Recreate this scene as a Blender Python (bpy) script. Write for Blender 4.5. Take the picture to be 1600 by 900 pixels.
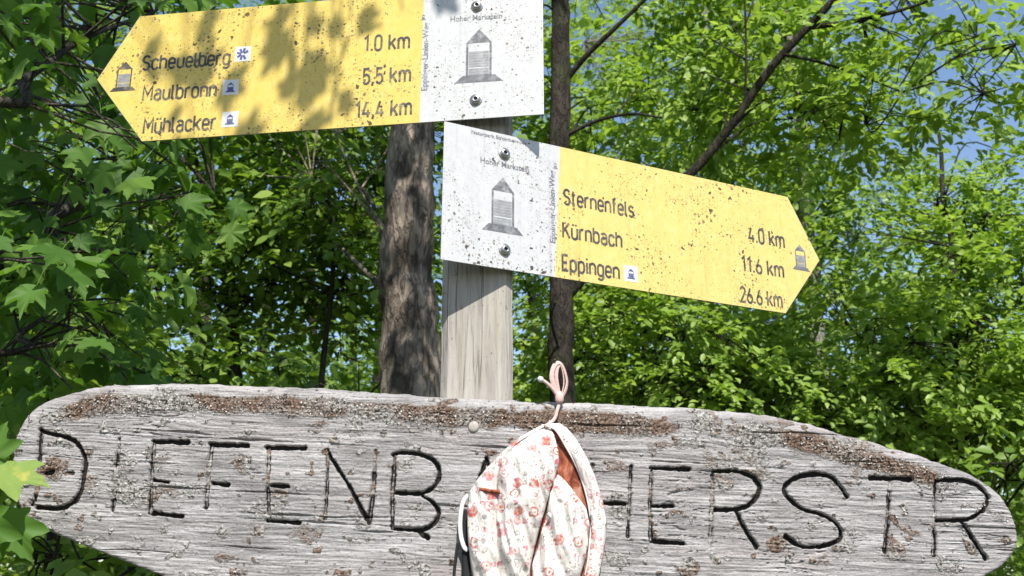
import bpy, bmesh, math, random
import numpy as np
from mathutils import Vector, Matrix

for o in list(bpy.data.objects): bpy.data.objects.remove(o)
SC = bpy.context.scene
COL = SC.collection
R = math.radians

# ------------------------------------------------------------------ camera
FPX = 1600.0                                   # focal length in pixels of a 1600 px wide frame
PITCH = math.atan(480 / FPX)
CAM = np.array([0.0, 0.0, 1.6])
cd = bpy.data.cameras.new('camera'); cam = bpy.data.objects.new('camera', cd); COL.objects.link(cam)
cam.location = CAM; cam.rotation_euler = (R(90) + PITCH, 0, 0)
cd.sensor_width = 36; cd.lens = 36 * FPX / 1600; cd.clip_start = 0.05; cd.clip_end = 3000
cd.dof.use_dof = True; cd.dof.focus_distance = 2.1; cd.dof.aperture_fstop = 9.5
SC.camera = cam

# ------------------------------------------------------------------ sky, sun, exposure
SUN_EL, SUN_AZ = R(50), R(9)                   # azimuth: to the right of straight behind the camera
SUN = np.array([math.sin(SUN_AZ) * math.cos(SUN_EL), -math.cos(SUN_AZ) * math.cos(SUN_EL), math.sin(SUN_EL)])
w = bpy.data.worlds.new('World'); SC.world = w; w.use_nodes = True
nt = w.node_tree; nt.nodes.clear()
sky = nt.nodes.new('ShaderNodeTexSky'); sky.sky_type = 'NISHITA'; sky.sun_disc = False
sky.sun_elevation = SUN_EL; sky.sun_rotation = math.atan2(SUN[0], SUN[1])
sky.air_density = 1.0; sky.dust_density = 0.6; sky.ozone_density = 1.6
bg = nt.nodes.new('ShaderNodeBackground'); bg.inputs[1].default_value = 0.125
wo = nt.nodes.new('ShaderNodeOutputWorld')
nt.links.new(sky.outputs[0], bg.inputs[0]); nt.links.new(bg.outputs[0], wo.inputs[0])
sd = bpy.data.lights.new('sun', 'SUN'); sd.energy = 4.8; sd.angle = R(0.53); sd.color = (1.0, 0.95, 0.87)
so = bpy.data.objects.new('sun', sd); COL.objects.link(so); so.location = (3, -6, 12)
so.rotation_euler = Vector(SUN).to_track_quat('Z', 'Y').to_euler()
SC.view_settings.view_transform = 'Standard'; SC.view_settings.look = 'None'
SC.view_settings.exposure = 0.70; SC.view_settings.gamma = 1.0
SC.view_settings.use_curve_mapping = False

# ------------------------------------------------------------------ helpers
CT, ST = math.cos(PITCH), math.sin(PITCH)
def ray(px, py):
    x = (px - 800) / FPX; y = (450 - py) / FPX
    return np.array([x, CT - y * ST, ST + y * CT])
def at(px, py, Y):
    r = ray(px, py); return CAM + r * (Y / r[1])

def link(o, parent=None):
    COL.objects.link(o)
    if parent is not None: o.parent = parent
    return o
def tag(o, label, cat=None, group=None, kind=None):
    o['label'] = label
    if cat: o['category'] = cat
    if group: o['group'] = group
    if kind: o['kind'] = kind
    return o
def empty(name, loc=(0, 0, 0), rz=0.0):
    o = bpy.data.objects.new(name, None); o.empty_display_size = 0.1
    o.location = loc; o.rotation_euler = (0, 0, rz); return link(o)
def mesh_obj(name, verts, faces, mat, parent=None, smooth=False, attrs=None, loc=None):
    me = bpy.data.meshes.new(name)
    verts = np.asarray(verts, dtype=np.float32)
    if isinstance(faces, np.ndarray):
        n, k = faces.shape
        me.vertices.add(len(verts)); me.vertices.foreach_set('co', verts.ravel())
        me.loops.add(n * k); me.loops.foreach_set('vertex_index', faces.ravel().astype(np.int32))
        me.polygons.add(n); me.polygons.foreach_set('loop_start', (np.arange(n) * k).astype(np.int32))
        me.update(calc_edges=True); me.validate()
    else:
        me.from_pydata([tuple(map(float, v)) for v in verts], [], faces)
    if attrs:
        for k_, a in attrs.items():
            at_ = me.attributes.new(k_, 'FLOAT', 'POINT'); at_.data.foreach_set('value', np.asarray(a, dtype=np.float32).ravel())
    if smooth: me.polygons.foreach_set('use_smooth', np.ones(len(me.polygons), dtype=bool))
    me.materials.append(mat); me.update()
    o = bpy.data.objects.new(name, me)
    if loc is not None: o.location = loc
    return link(o, parent)
class MB:
    """collects verts and faces for one mesh"""
    def __init__(s): s.v = []; s.f = []
    def add(s, v, f):
        b = len(s.v); s.v.extend([tuple(map(float, p)) for p in v]); s.f.extend([tuple(i + b for i in q) for q in f])
    def tube(s, pts, rad, n=8, cap=True, rough=0.0, rng=None, flat=None):
        pts = [np.asarray(p, float) for p in pts]; m = len(pts)
        if np.isscalar(rad): rad = [rad] * m
        b = len(s.v); prev = None
        for i, p in enumerate(pts):
            t = pts[min(i + 1, m - 1)] - pts[max(i - 1, 0)]; t = t / (np.linalg.norm(t) + 1e-9)
            if prev is None:
                a = np.array([1.0, 0, 0]) if abs(t[0]) < .9 else np.array([0, 1.0, 0])
            else: a = prev
            a = a - t * (a @ t); a /= np.linalg.norm(a) + 1e-9; prev = a
            c = np.cross(t, a)
            for k in range(n):
                an = 2 * math.pi * k / n; rr = rad[i]
                if rough: rr *= 1 + rough * rng.uniform(-1, 1)
                fl = 1.0 if flat is None else flat
                q = p + (a * math.cos(an) + c * math.sin(an) * fl) * rr
                s.v.append(tuple(q))
        for i in range(m - 1):
            for k in range(n):
                k2 = (k + 1) % n
                s.f.append((b + i * n + k, b + i * n + k2, b + (i + 1) * n + k2, b + (i + 1) * n + k))
        if cap:
            s.f.append(tuple(b + k for k in range(n))[::-1]); s.f.append(tuple(b + (m - 1) * n + k for k in range(n)))
    def prism(s, poly, y0, y1):
        """poly in (x,z), extruded along y"""
        n = len(poly); b = len(s.v)
        for y in (y0, y1):
            for p in poly: s.v.append((float(p[0]), float(y), float(p[1])))
        s.f.append(tuple(b + i for i in range(n))); s.f.append(tuple(b + n + i for i in range(n))[::-1])
        for i in range(n):
            j = (i + 1) % n; s.f.append((b + i, b + n + i, b + n + j, b + j))
    def build(s, name, mat, parent=None, smooth=False):
        return mesh_obj(name, s.v, s.f, mat, parent, smooth)

def spline(pts, n):
    """Catmull-Rom through pts, n samples"""
    P = np.asarray(pts, float); m = len(P)
    Q = np.vstack([2 * P[0] - P[1], P, 2 * P[-1] - P[-2]])
    out = []
    for t in np.linspace(0, m - 1 - 1e-6, n):
        i = int(t); u = t - i; a, b, c, d = Q[i], Q[i + 1], Q[i + 2], Q[i + 3]
        out.append(.5 * ((2 * b) + (c - a) * u + (2 * a - 5 * b + 4 * c - d) * u * u + (3 * b - a - 3 * c + d) * u ** 3))
    return np.array(out)

_tab = np.random.RandomState(7).rand(8, 256, 256)
def vnoise(x, y, seed=0):
    t = _tab[seed % 8]
    xi = np.floor(x).astype(int); yi = np.floor(y).astype(int); fx = x - xi; fy = y - yi
    fx = fx * fx * (3 - 2 * fx); fy = fy * fy * (3 - 2 * fy)
    xi += seed * 37; yi += seed * 91
    g = lambda a, b: t[a & 255, b & 255]
    return (g(xi, yi) * (1 - fx) + g(xi + 1, yi) * fx) * (1 - fy) + (g(xi, yi + 1) * (1 - fx) + g(xi + 1, yi + 1) * fx) * fy
def fbm(x, y, seed=0, oct=4):
    s = 0; a = .5; n = 0
    for i in range(oct):
        s = s + a * vnoise(x * 2 ** i, y * 2 ** i, seed + i); n += a; a *= .55
    return s / n

# ------------------------------------------------------------------ materials
class NT:
    def __init__(s, name):
        s.m = bpy.data.materials.new(name); s.m.use_nodes = True; s.t = s.m.node_tree; s.t.nodes.clear()
        s.out = s.n('OutputMaterial')
    def n(s, kind, **kw):
        nd = s.t.nodes.new('ShaderNode' + kind)
        for k, v in kw.items(): setattr(nd, k, v)
        return nd
    def l(s, a, b): s.t.links.new(a, b)
    def inp(s, nd, i, v):
        if isinstance(v, bpy.types.NodeSocket): s.l(v, nd.inputs[i])
        elif isinstance(v, bpy.types.Node): s.l(v.outputs[0], nd.inputs[i])
        else: nd.inputs[i].default_value = v
    def coords(s, scale=(1, 1, 1), rot=(0, 0, 0), kind='Object'):
        c = s.n('TexCoord'); mp = s.n('Mapping'); mp.inputs['Scale'].default_value = scale; mp.inputs['Rotation'].default_value = rot
        s.l(c.outputs[kind], mp.inputs[0]); return mp.outputs[0]
    def noise(s, vec, scale, detail=4, rough=.55, dist=0.0):
        nd = s.n('TexNoise'); s.l(vec, nd.inputs['Vector']); nd.inputs['Scale'].default_value = scale
        nd.inputs['Detail'].default_value = detail; nd.inputs['Roughness'].default_value = rough; nd.inputs['Distortion'].default_value = dist
        return nd.outputs[0]
    def ramp(s, fac, *stops):
        nd = s.n('ValToRGB'); cr = nd.color_ramp
        while len(cr.elements) < len(stops): cr.elements.new(.5)
        for e, (p, c) in zip(cr.elements, stops):
            e.position = p; e.color = (c, c, c, 1) if np.isscalar(c) else (*c, 1)
        s.l(fac, nd.inputs[0]); return nd.outputs[0]
    def mix(s, fac, a, b, mode='MIX'):
        nd = s.n('Mix', data_type='RGBA', blend_type=mode)
        for i, v in ((0, fac), (6, a), (7, b)):
            if isinstance(v, bpy.types.NodeSocket): s.l(v, nd.inputs[i])
            elif i == 0: nd.inputs[0].default_value = v
            else: nd.inputs[i].default_value = (*v, 1) if len(v) == 3 else v
        return nd.outputs[2]
    def math(s, op, a, b=0.0, clamp=False):
        nd = s.n('Math', operation=op, use_clamp=clamp); s.inp(nd, 0, a); s.inp(nd, 1, b); return nd.outputs[0]
    def attr(s, name):
        nd = s.n('Attribute', attribute_name=name); return nd.outputs['Fac']
    def bump(s, h, strength=.3, dist=.01, normal=None):
        nd = s.n('Bump'); nd.inputs['Strength'].default_value = strength; nd.inputs['Distance'].default_value = dist
        s.l(h, nd.inputs['Height'])
        if normal is not None: s.l(normal, nd.inputs['Normal'])
        return nd.outputs[0]
    def pbr(s, col, rough=.6, spec=.3, metal=0.0, normal=None):
        nd = s.n('BsdfPrincipled')
        s.inp(nd, 'Base Color', (*col, 1) if isinstance(col, tuple) else col)
        s.inp(nd, 'Roughness', rough); nd.inputs['Specular IOR Level'].default_value = spec; nd.inputs['Metallic'].default_value = metal
        if normal is not None: s.l(normal, nd.inputs['Normal'])
        s.l(nd.outputs[0], s.out.inputs[0]); return nd
M = {}

def mat_leaf(name, c0, c1, c2, trans=.48, yel=0.0, rough=.42, spec=.4):
    m = NT(name)
    g = m.n('NewGeometry'); oi = m.n('ObjectInfo')
    col = m.ramp(g.outputs['Random Per Island'], (0, c0), (.55, c1), (1, c2))
    nz = m.noise(m.coords(), 30.0 if yel else 9.0, 3)
    col = m.mix(m.math('MULTIPLY', nz, .35), col, tuple(x * 1.5 for x in c1))
    if yel: col = m.mix(m.ramp(nz, (.52, 0.0), (.66, yel)), col, (.50, .43, .10))
    p = m.pbr(col, rough, spec)
    tr = m.n('BsdfTranslucent'); tcol = m.mix(1.0, col, (1.25, 1.3, .55), 'MULTIPLY'); m.l(tcol, tr.inputs[0])
    mx = m.n('MixShader'); mx.inputs[0].default_value = trans
    m.l(p.outputs[0], mx.inputs[1]); m.l(tr.outputs[0], mx.inputs[2]); m.l(mx.outputs[0], m.out.inputs[0])
    return m.m
M['leaf'] = mat_leaf('leaf_sunlit_tone', (.12, .20, .03), (.22, .335, .06), (.36, .47, .125))  # brighter leaf green, sunlight put into the colour
M['leaf2'] = mat_leaf('leaf_shaded_tone', (.075, .145, .022), (.15, .25, .04), (.29, .40, .09))  # darker copy of the leaf green, shade put into the colour
M['leaf_far'] = mat_leaf('woodland_leaf', (.09, .17, .03), (.17, .265, .05), (.28, .38, .10))
M['maple'] = mat_leaf('maple_leaf', (.05, .12, .02), (.085, .18, .028), (.16, .27, .05), .48, 0.0, .55, .25)
M['maple_yellow'] = mat_leaf('maple_leaf_yellowing', (.17, .26, .06), (.20, .29, .07), (.24, .32, .08), .4, yel=.75, rough=.6, spec=.2)

def mat_bark(name, dark, light, moss=0.0, scale=1.0):
    m = NT(name); v = m.coords((1, 1, .28))
    a = m.noise(v, 26 * scale, 6, .65, .6); b = m.noise(m.coords(), 4.0, 3)
    vo = m.n('TexVoronoi', feature='DISTANCE_TO_EDGE'); m.l(v, vo.inputs['Vector']); vo.inputs['Scale'].default_value = 22 * scale
    wv = m.n('VectorMath', operation='MULTIPLY_ADD'); wn = m.n('TexNoise'); m.l(v, wn.inputs['Vector']); wn.inputs['Scale'].default_value = 14; wn.inputs['Detail'].default_value = 5
    m.l(wn.outputs['Color'], wv.inputs[0]); wv.inputs[1].default_value = (.16,) * 3; m.l(v, wv.inputs[2]); m.l(wv.outputs[0], vo.inputs['Vector'])
    cr = m.ramp(m.math('ADD', vo.outputs[0], m.math('MULTIPLY', m.math('SUBTRACT', a, .5), .35)), (0, 0.35), (.12, 1.0))
    col = m.mix(a, dark, light); col = m.mix(m.ramp(b, (.35, 0.0), (.7, .55)), col, tuple(x * 1.5 for x in light))
    col = m.mix(.6, col, cr, 'MULTIPLY'); col = m.mix(m.ramp(m.noise(m.coords((1, 1, .5)), 9, 4, .6), (.42, .75), (.56, 0.0)), col, dark)
    if moss: col = m.mix(m.ramp(m.noise(m.coords(), 6, 3), (.5, 0.0), (.68, moss)), col, (.05, .075, .015))
    h = m.math('ADD', m.math('MULTIPLY', cr, .6), a)
    m.pbr(col, .9, .15, normal=m.bump(h, .9, .02)); return m.m
M['bark'] = mat_bark('rough_grey_bark_dapple', (.02, .015, .012), (.36, .295, .24), .12)  # pale and dark blotches put sun dapple into the bark colour
M['bark_dark'] = mat_bark('dark_bark', (.02, .017, .014), (.06, .05, .042), .3, 1.4)
M['bark_twig'] = mat_bark('grey_brown_twig_bark', (.03, .025, .02), (.13, .11, .09), .1, 1.5)
M['bark_pale'] = mat_bark('pale_smooth_bark', (.17, .16, .14), (.34, .32, .28), .2, 1.6)

def mat_board():
    m = NT('weathered_board_wood')
    v = m.coords((1, 1, 16), (0, R(2.6), 0)); vf = m.coords((1, 1, 20), (0, R(2.6), 0))
    wv = m.coords((1.0, 1, 9))
    g1 = m.noise(v, 7, 6, .62, .8); g2 = m.noise(vf, 26, 6, .75, .9); g3 = m.noise(m.coords((1, 1, 3)), 3.2, 4)
    col = m.ramp(g1, (.22, (.20, .19, .187)), (.5, (.375, .362, .36)), (.80, (.54, .525, .52)))
    col = m.mix(m.ramp(g2, (.34, .85), (.48, 0.0)), col, (.10, .09, .086))
    col = m.mix(m.ramp(g2, (.58, 0.0), (.72, .6)), col, (.60, .585, .57))
    col = m.mix(m.ramp(g3, (.42, 0.0), (.72, .4)), col, (.34, .285, .275))
    g5 = m.noise(m.coords((1, 1, 5)), 5.5, 4, .6, .5); col = m.mix(m.ramp(g5, (.34, .6), (.50, 0.0)), col, (.17, .16, .157)); col = m.mix(m.ramp(g5, (.56, 0.0), (.70, .45)), col, (.58, .57, .565))
    sp = m.noise(m.coords((.6, 1, 1)), 210, 4, .75); col = m.mix(m.ramp(sp, (.60, 0.0), (.66, .8)), col, (.06, .052, .048)); col = m.mix(m.ramp(sp, (.32, .55), (.40, 0.0)), col, (.60, .59, .575))
    # crust lichen: rust brown and pale grey patches
    li = m.attr('lichen'); ln = m.noise(m.coords(), 150, 3, .75)
    lcol = m.ramp(ln, (.28, (.035, .027, .022)), (.46, (.15, .095, .068)), (.60, (.27, .205, .165)), (.74, (.46, .42, .375)))
    gcol = m.ramp(ln, (.30, (.04, .036, .033)), (.48, (.28, .265, .25)), (.66, (.56, .55, .52)))
    lt = m.ramp(m.noise(m.coords(), 14, 2), (.38, 0.0), (.54, 1.0))
    lt = m.math('SUBTRACT', lt, m.attr('rust'), True)
    m_l = m.ramp(m.math('ADD', li, m.math('MULTIPLY', m.math('SUBTRACT', ln, .5), .9)), (.40, 0.0), (.62, 1.0))
    col = m.mix(m_l, col, m.mix(lt, lcol, gcol))
    # old black paint and dirt in the carving, with groove shade painted in
    pt = m.attr('paint_shade'); pn = m.noise(m.coords(), 90, 4, .7)
    pm = m.ramp(m.math('ADD', pt, m.math('MULTIPLY', m.math('SUBTRACT', pn, .5), .7)), (.42, 0.0), (.58, 1.0))
    col = m.mix(pm, col, (.028, .025, .023))
    h = m.math('ADD', m.math('MULTIPLY', g2, .7), m.math('MULTIPLY', sp, .4))
    h = m.math('ADD', h, m.math('MULTIPLY', m.math('MULTIPLY', ln, m_l), 1.2))
    m.pbr(col, .9, .12, normal=m.bump(h, .85, .006)); return m.m
M['board'] = mat_board()

def mat_post():
    m = NT('weathered_post_wood'); v = m.coords((1, 1, .06))
    g = m.noise(v, 60, 5, .6, .3); g2 = m.noise(v, 150, 3, .6); b = m.noise(m.coords((1, 1, .4)), 5, 3)
    col = m.ramp(g, (.28, (.23, .205, .185)), (.55, (.35, .325, .30)), (.8, (.47, .45, .425)))
    col = m.mix(m.ramp(g2, (.32, .6), (.45, 0.0)), col, (.15, .12, .10))
    col = m.mix(m.ramp(b, (.4, 0.0), (.75, .45)), col, (.40, .38, .27))
    ck = m.noise(m.coords((1, 1, .035)), 34, 3, .5, .2); ckm = m.ramp(ck, (.485, 0.0), (.50, 1.0), (.515, 0.0)); ckm = m.math('MULTIPLY', ckm, m.ramp(m.noise(m.coords((1, 1, .3)), 7, 2), (.45, 0.0), (.6, 1.0)))
    col = m.mix(m.math('MULTIPLY', ckm, .45), col, (.07, .055, .045))
    sp = m.noise(m.coords(), 110, 2); col = m.mix(m.ramp(sp, (.66, 0.0), (.71, .7)), col, (.12, .10, .08))
    m.pbr(col, .85, .15, normal=m.bump(m.math('SUBTRACT', m.math('ADD', g, g2), ckm), .9, .005)); return m.m
M['post'] = mat_post()

def mat_plate(name, base, speckden=1.0, rust=0.0, fade=(.9, .82, .62)):
    m = NT(name); v = m.coords(); s = m.n('SeparateXYZ'); m.l(v, s.inputs[0])
    c2 = m.n('CombineXYZ'); m.l(s.outputs[0], c2.inputs[0]); m.l(s.outputs[2], c2.inputs[1]); p = c2.outputs[0]
    den = m.noise(p, 7, 2)
    col = m.mix(m.ramp(m.noise(p, 45, 4), (.45, 0.0), (.8, .5)), base, fade)
    col = m.mix(m.ramp(m.noise(m.coords((1, 1, .15)), 28, 4, .6), (.5, 0.0), (.85, .35)), col, tuple(x * .72 for x in base))
    for sc_, lo, amt, dk in ((34, .040, .95, (.04, .028, .018)), (90, .075, .85, (.10, .07, .04)), (210, .13, .6, (.2, .15, .09))):
        dv = m.n('TexNoise'); m.l(p, dv.inputs['Vector']); dv.inputs['Scale'].default_value = sc_ * 2.2; dv.inputs['Detail'].default_value = 2
        wv = m.n('VectorMath', operation='MULTIPLY_ADD'); m.l(dv.outputs['Color'], wv.inputs[0])
        wv.inputs[1].default_value = (.6 / sc_,) * 3; m.l(p, wv.inputs[2])
        vo = m.n('TexVoronoi', voronoi_dimensions='2D'); m.l(wv.outputs[0], vo.inputs['Vector']); vo.inputs['Scale'].default_value = sc_
        sx = m.n('SeparateXYZ'); m.l(vo.outputs['Color'], sx.inputs[0])
        rad = m.math('MULTIPLY', m.math('POWER', sx.outputs[0], 3.0), m.math('MULTIPLY', m.ramp(den, (.38, .15), (.62, 1.0)), lo * 4.6 * speckden))
        k = m.math('LESS_THAN', vo.outputs['Distance'], rad)
        col = m.mix(m.math('MULTIPLY', k, amt), col, dk)
    gm = m.noise(m.coords((1, 1, .35)), 130, 5, .75); col = m.mix(m.ramp(gm, (.55, 0.0), (.70, .45)), col, tuple(x * .5 for x in base))
    st_ = m.noise(m.coords((1, 1, .04)), 60, 3, .6); col = m.mix(m.ramp(st_, (.58, 0.0), (.72, .30)), col, tuple(x * .55 for x in base))
    if rust:
        rn = m.noise(p, 26, 5, .75, .5); r2 = m.noise(p, 4.5, 1)
        k = m.math('MULTIPLY', m.ramp(rn, (.62, 0.0), (.68, 1.0)), m.ramp(r2, (.48, 0.0), (.56, rust)))
        col = m.mix(k, col, (.10, .05, .02))
    m.pbr(col, .38, .35, normal=m.bump(m.noise(p, 60, 3), .06, .003)); return m.m
M['yellow'] = mat_plate('yellow_sign_paint', (.61, .45, .105), 1.05, .9, (.66, .53, .21))
M['yellow_clean'] = mat_plate('yellow_sign_paint_pale', (.62, .475, .15), 1.0, 0.0, (.68, .565, .27))  # paler yellow for the lower sign
M['white'] = mat_plate('white_sign_paint', (.47, .475, .48), .9, 0.0, (.60, .60, .60))
def mat_simple(name, col, rough=.6, spec=.3, metal=0., nscale=0, amt=.3, bump=0.0):
    m = NT(name); c = col; nrm = None
    if nscale:
        nz = m.noise(m.coords(), nscale, 4); c = m.mix(m.math('MULTIPLY', nz, amt * 2), col, tuple(x * .45 for x in col))
        if bump: nrm = m.bump(nz, bump, .004)
    m.pbr(c, rough, spec, metal, nrm); return m.m
def mat_print(name, col, worn):
    m = NT(name); nz = m.noise(m.coords(), 75, 4, .7); n2 = m.noise(m.coords(), 13, 2)
    k = m.math('MULTIPLY', m.ramp(nz, (.42, 0.0), (.68, .85)), m.ramp(n2, (.35, .25), (.65, 1.0)))
    m.pbr(m.mix(k, col, worn), .45, .3); return m.m
M['print'] = mat_print('black_print', (.045, .045, .05), (.34, .28, .16))
M['print_grey'] = mat_print('grey_print', (.11, .115, .125), (.42, .42, .42))
M['print_mid'] = mat_print('mid_grey_print', (.22, .225, .235), (.5, .5, .5))
M['print_blue'] = mat_print('blue_print', (.07, .085, .27), (.35, .37, .5))
M['print_violet'] = mat_print('faded_blue_print', (.13, .13, .17), (.45, .45, .48))
M['sticker'] = mat_simple('white_sticker', (.66, .66, .65), .4, .3, nscale=60, amt=.1)
M['alu'] = mat_simple('aluminium_edge', (.55, .55, .54), .45, .4, .6, 60, .2)
M['steel'] = mat_simple('dull_steel', (.42, .42, .42), .35, .5, .85, 80, .3)
M['rubber'] = mat_simple('dark_bolt_socket', (.02, .02, .02), .6)
M['screwcap'] = mat_simple('pale_screw_cap', (.40, .36, .33), .6, .3, 0, 150, .3)

# ------------------------------------------------------------------ ground
rg = np.random.RandomState(2)
xs = np.concatenate([-np.geomspace(800, 12, 14), np.linspace(-10, 10, 41), np.geomspace(12, 800, 14)])
gx, gy = np.meshgrid(xs, xs + 0.0)
gz = .10 * (fbm(gx * .5 + 50, gy * .5 + 50, 1, 3) - .5) - .02
n = len(xs); idx = np.arange(n * n).reshape(n, n)
fc = np.stack([idx[:-1, :-1], idx[:-1, 1:], idx[1:, 1:], idx[1:, :-1]], -1).reshape(-1, 4)
mg = NT('forest_floor'); a = mg.noise(mg.coords(), 1.2, 5); b = mg.noise(mg.coords(), 22, 5, .7)
c_ = mg.mix(mg.ramp(a, (.4, 0.0), (.6, 1.0)), (.075, .055, .035), (.05, .085, .02)); c_ = mg.mix(mg.math('MULTIPLY', b, .7), c_, (.13, .10, .06))
mg.pbr(c_, .95, .1, normal=mg.bump(b, .8, .04))
o = mesh_obj('ground', np.stack([gx, gy, gz], -1).reshape(-1, 3), fc, mg.m, smooth=True)
tag(o, 'brown and green forest floor below the signpost', kind='structure')
GZ = -.04

# ------------------------------------------------------------------ leaves and trees
T_OV = (np.array([(0, .5, -.02), (0, 0, 0), (.25, .27, .05), (.27, .6, .05), (0, 1, -.09), (-.27, .6, .05), (-.25, .27, .05)]),
        [(0, 1, 2), (0, 2, 3), (0, 3, 4), (0, 4, 5), (0, 5, 6), (0, 6, 1)])
T_FAR = (np.array([(0, 0, 0), (.26, .45, .05), (0, 1, -.08), (-.26, .45, .05), (0, .45, -.02)]), [(4, 0, 1), (4, 1, 2), (4, 2, 3), (4, 3, 0)])
def maple_template():
    tips = [(90, .72), (38, .66), (-14, .46)]
    notch = {0: (64, .42), 1: (12, .39), 2: (-52, .31)}
    half = []
    for i, (an, r_) in enumerate(tips):
        if i == 0: half += [(90, r_), (84, r_ * .84), (77, r_ * .80), (72, r_ * .66)]
        else: half += [(an + 16, r_ * .70), (an + 11, r_ * .83), (an, r_), (an - 11, r_ * .84), (an - 17, r_ * .70)]
        half.append(notch[i])
    half.append((-86, .27))
    pts = [(a_, r_) for a_, r_ in half] + [(180 - a_, r_) for a_, r_ in reversed(half) if a_ != 90]
    V = [(0, .28, 0)]
    tipset = {a_ for a_, _ in tips} | {180 - a_ for a_, _ in tips}
    for a_, r_ in pts:
        x = r_ * math.cos(R(a_)); y = .28 + r_ * math.sin(R(a_))
        V.append((x, y, .10 * abs(x) - .30 * (x * x + (y - .28) ** 2) + (.0 if a_ in tipset else .055)))
    m = len(pts); F = [(0, 1 + (i + 1) % m, 1 + i) for i in range(m)]
    # leaf stalk
    b = len(V); V += [(-.012, .0, 0), (.012, .0, 0), (.008, -.55, .10), (-.008, -.55, .10)]; F += [(b, b + 1, b + 2), (b, b + 2, b + 3)]
    return np.array(V), F
T_MA = maple_template()
def leaves(name, pos, ax, nr, size, tmpl, mat, parent=None, rng=None):
    V, F = tmpl; V = np.asarray(V, float); F = np.asarray(F)
    pos = np.asarray(pos); ax = np.asarray(ax); nr = np.asarray(nr); size = np.asarray(size)
    ax = ax / (np.linalg.norm(ax, axis=1, keepdims=True) + 1e-9)
    nr = nr - ax * np.sum(nr * ax, 1, keepdims=True); nr /= np.linalg.norm(nr, axis=1, keepdims=True) + 1e-9
    lx = np.cross(ax, nr)
    rng = rng or np.random.RandomState(1)
    curl = rng.uniform(.3, 2.2, (len(pos), 1, 1)); wid = rng.uniform(.8, 1.15, (len(pos), 1, 1))
    P = pos[:, None, :] + size[:, None, None] * (lx[:, None, :] * V[None, :, 0:1] * wid + ax[:, None, :] * V[None, :, 1:2] + nr[:, None, :] * V[None, :, 2:3] * curl)
    nv = len(V)
    FF = (F[None] + (np.arange(len(pos)) * nv)[:, None, None]).reshape(-1, 3)
    return mesh_obj(name, P.reshape(-1, 3), FF, mat, parent)

def rvec(rng, n): 
    v = rng.normal(size=(n, 3)); return v / np.linalg.norm(v, axis=1, keepdims=True)

def sprays(rng, pts, dirs, nleaf, size, length=.45, flat=.75):
    """each spray is a twig with leaves to both sides, lying roughly level"""
    P = []; A = []; Nn = []; S = []
    for p, d in zip(pts, dirs):
        d = d / (np.linalg.norm(d) + 1e-9)
        up = np.array([0, 0, 1.0]) * flat + rng.normal(size=3) * (1 - flat) * .9
        up -= d * (up @ d); up /= np.linalg.norm(up) + 1e-9
        sd_ = np.cross(d, up); L = length * rng.uniform(.6, 1.3); n_ = max(4, int(nleaf * rng.uniform(.6, 1.3)))
        t = np.linspace(.05, 1, n_); side = np.where(np.arange(n_) % 2, 1.0, -1.0)
        pp = p + d * (t * L)[:, None] - np.array([0, 0, 1]) * (t ** 2 * L * .22)[:, None] + rng.normal(size=(n_, 3)) * .025
        fwd = rng.uniform(.45, 1.0, (n_, 1)); a_ = d * fwd + sd_ * (side * (1 - t * .6))[:, None] + rng.normal(size=(n_, 3)) * .25 - np.array([0, 0, .22])
        nn = up + rng.normal(size=(n_, 3)) * .38
        # leaves turn a little towards the open, sunny side
        nn = nn + np.array([0, -.35, .15])
        P.append(pp); A.append(a_); Nn.append(nn); S.append(size * rng.uniform(.5, 1.35, n_) * (1.05 - .3 * t))
    return np.concatenate(P), np.concatenate(A), np.concatenate(Nn), np.concatenate(S)

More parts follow.
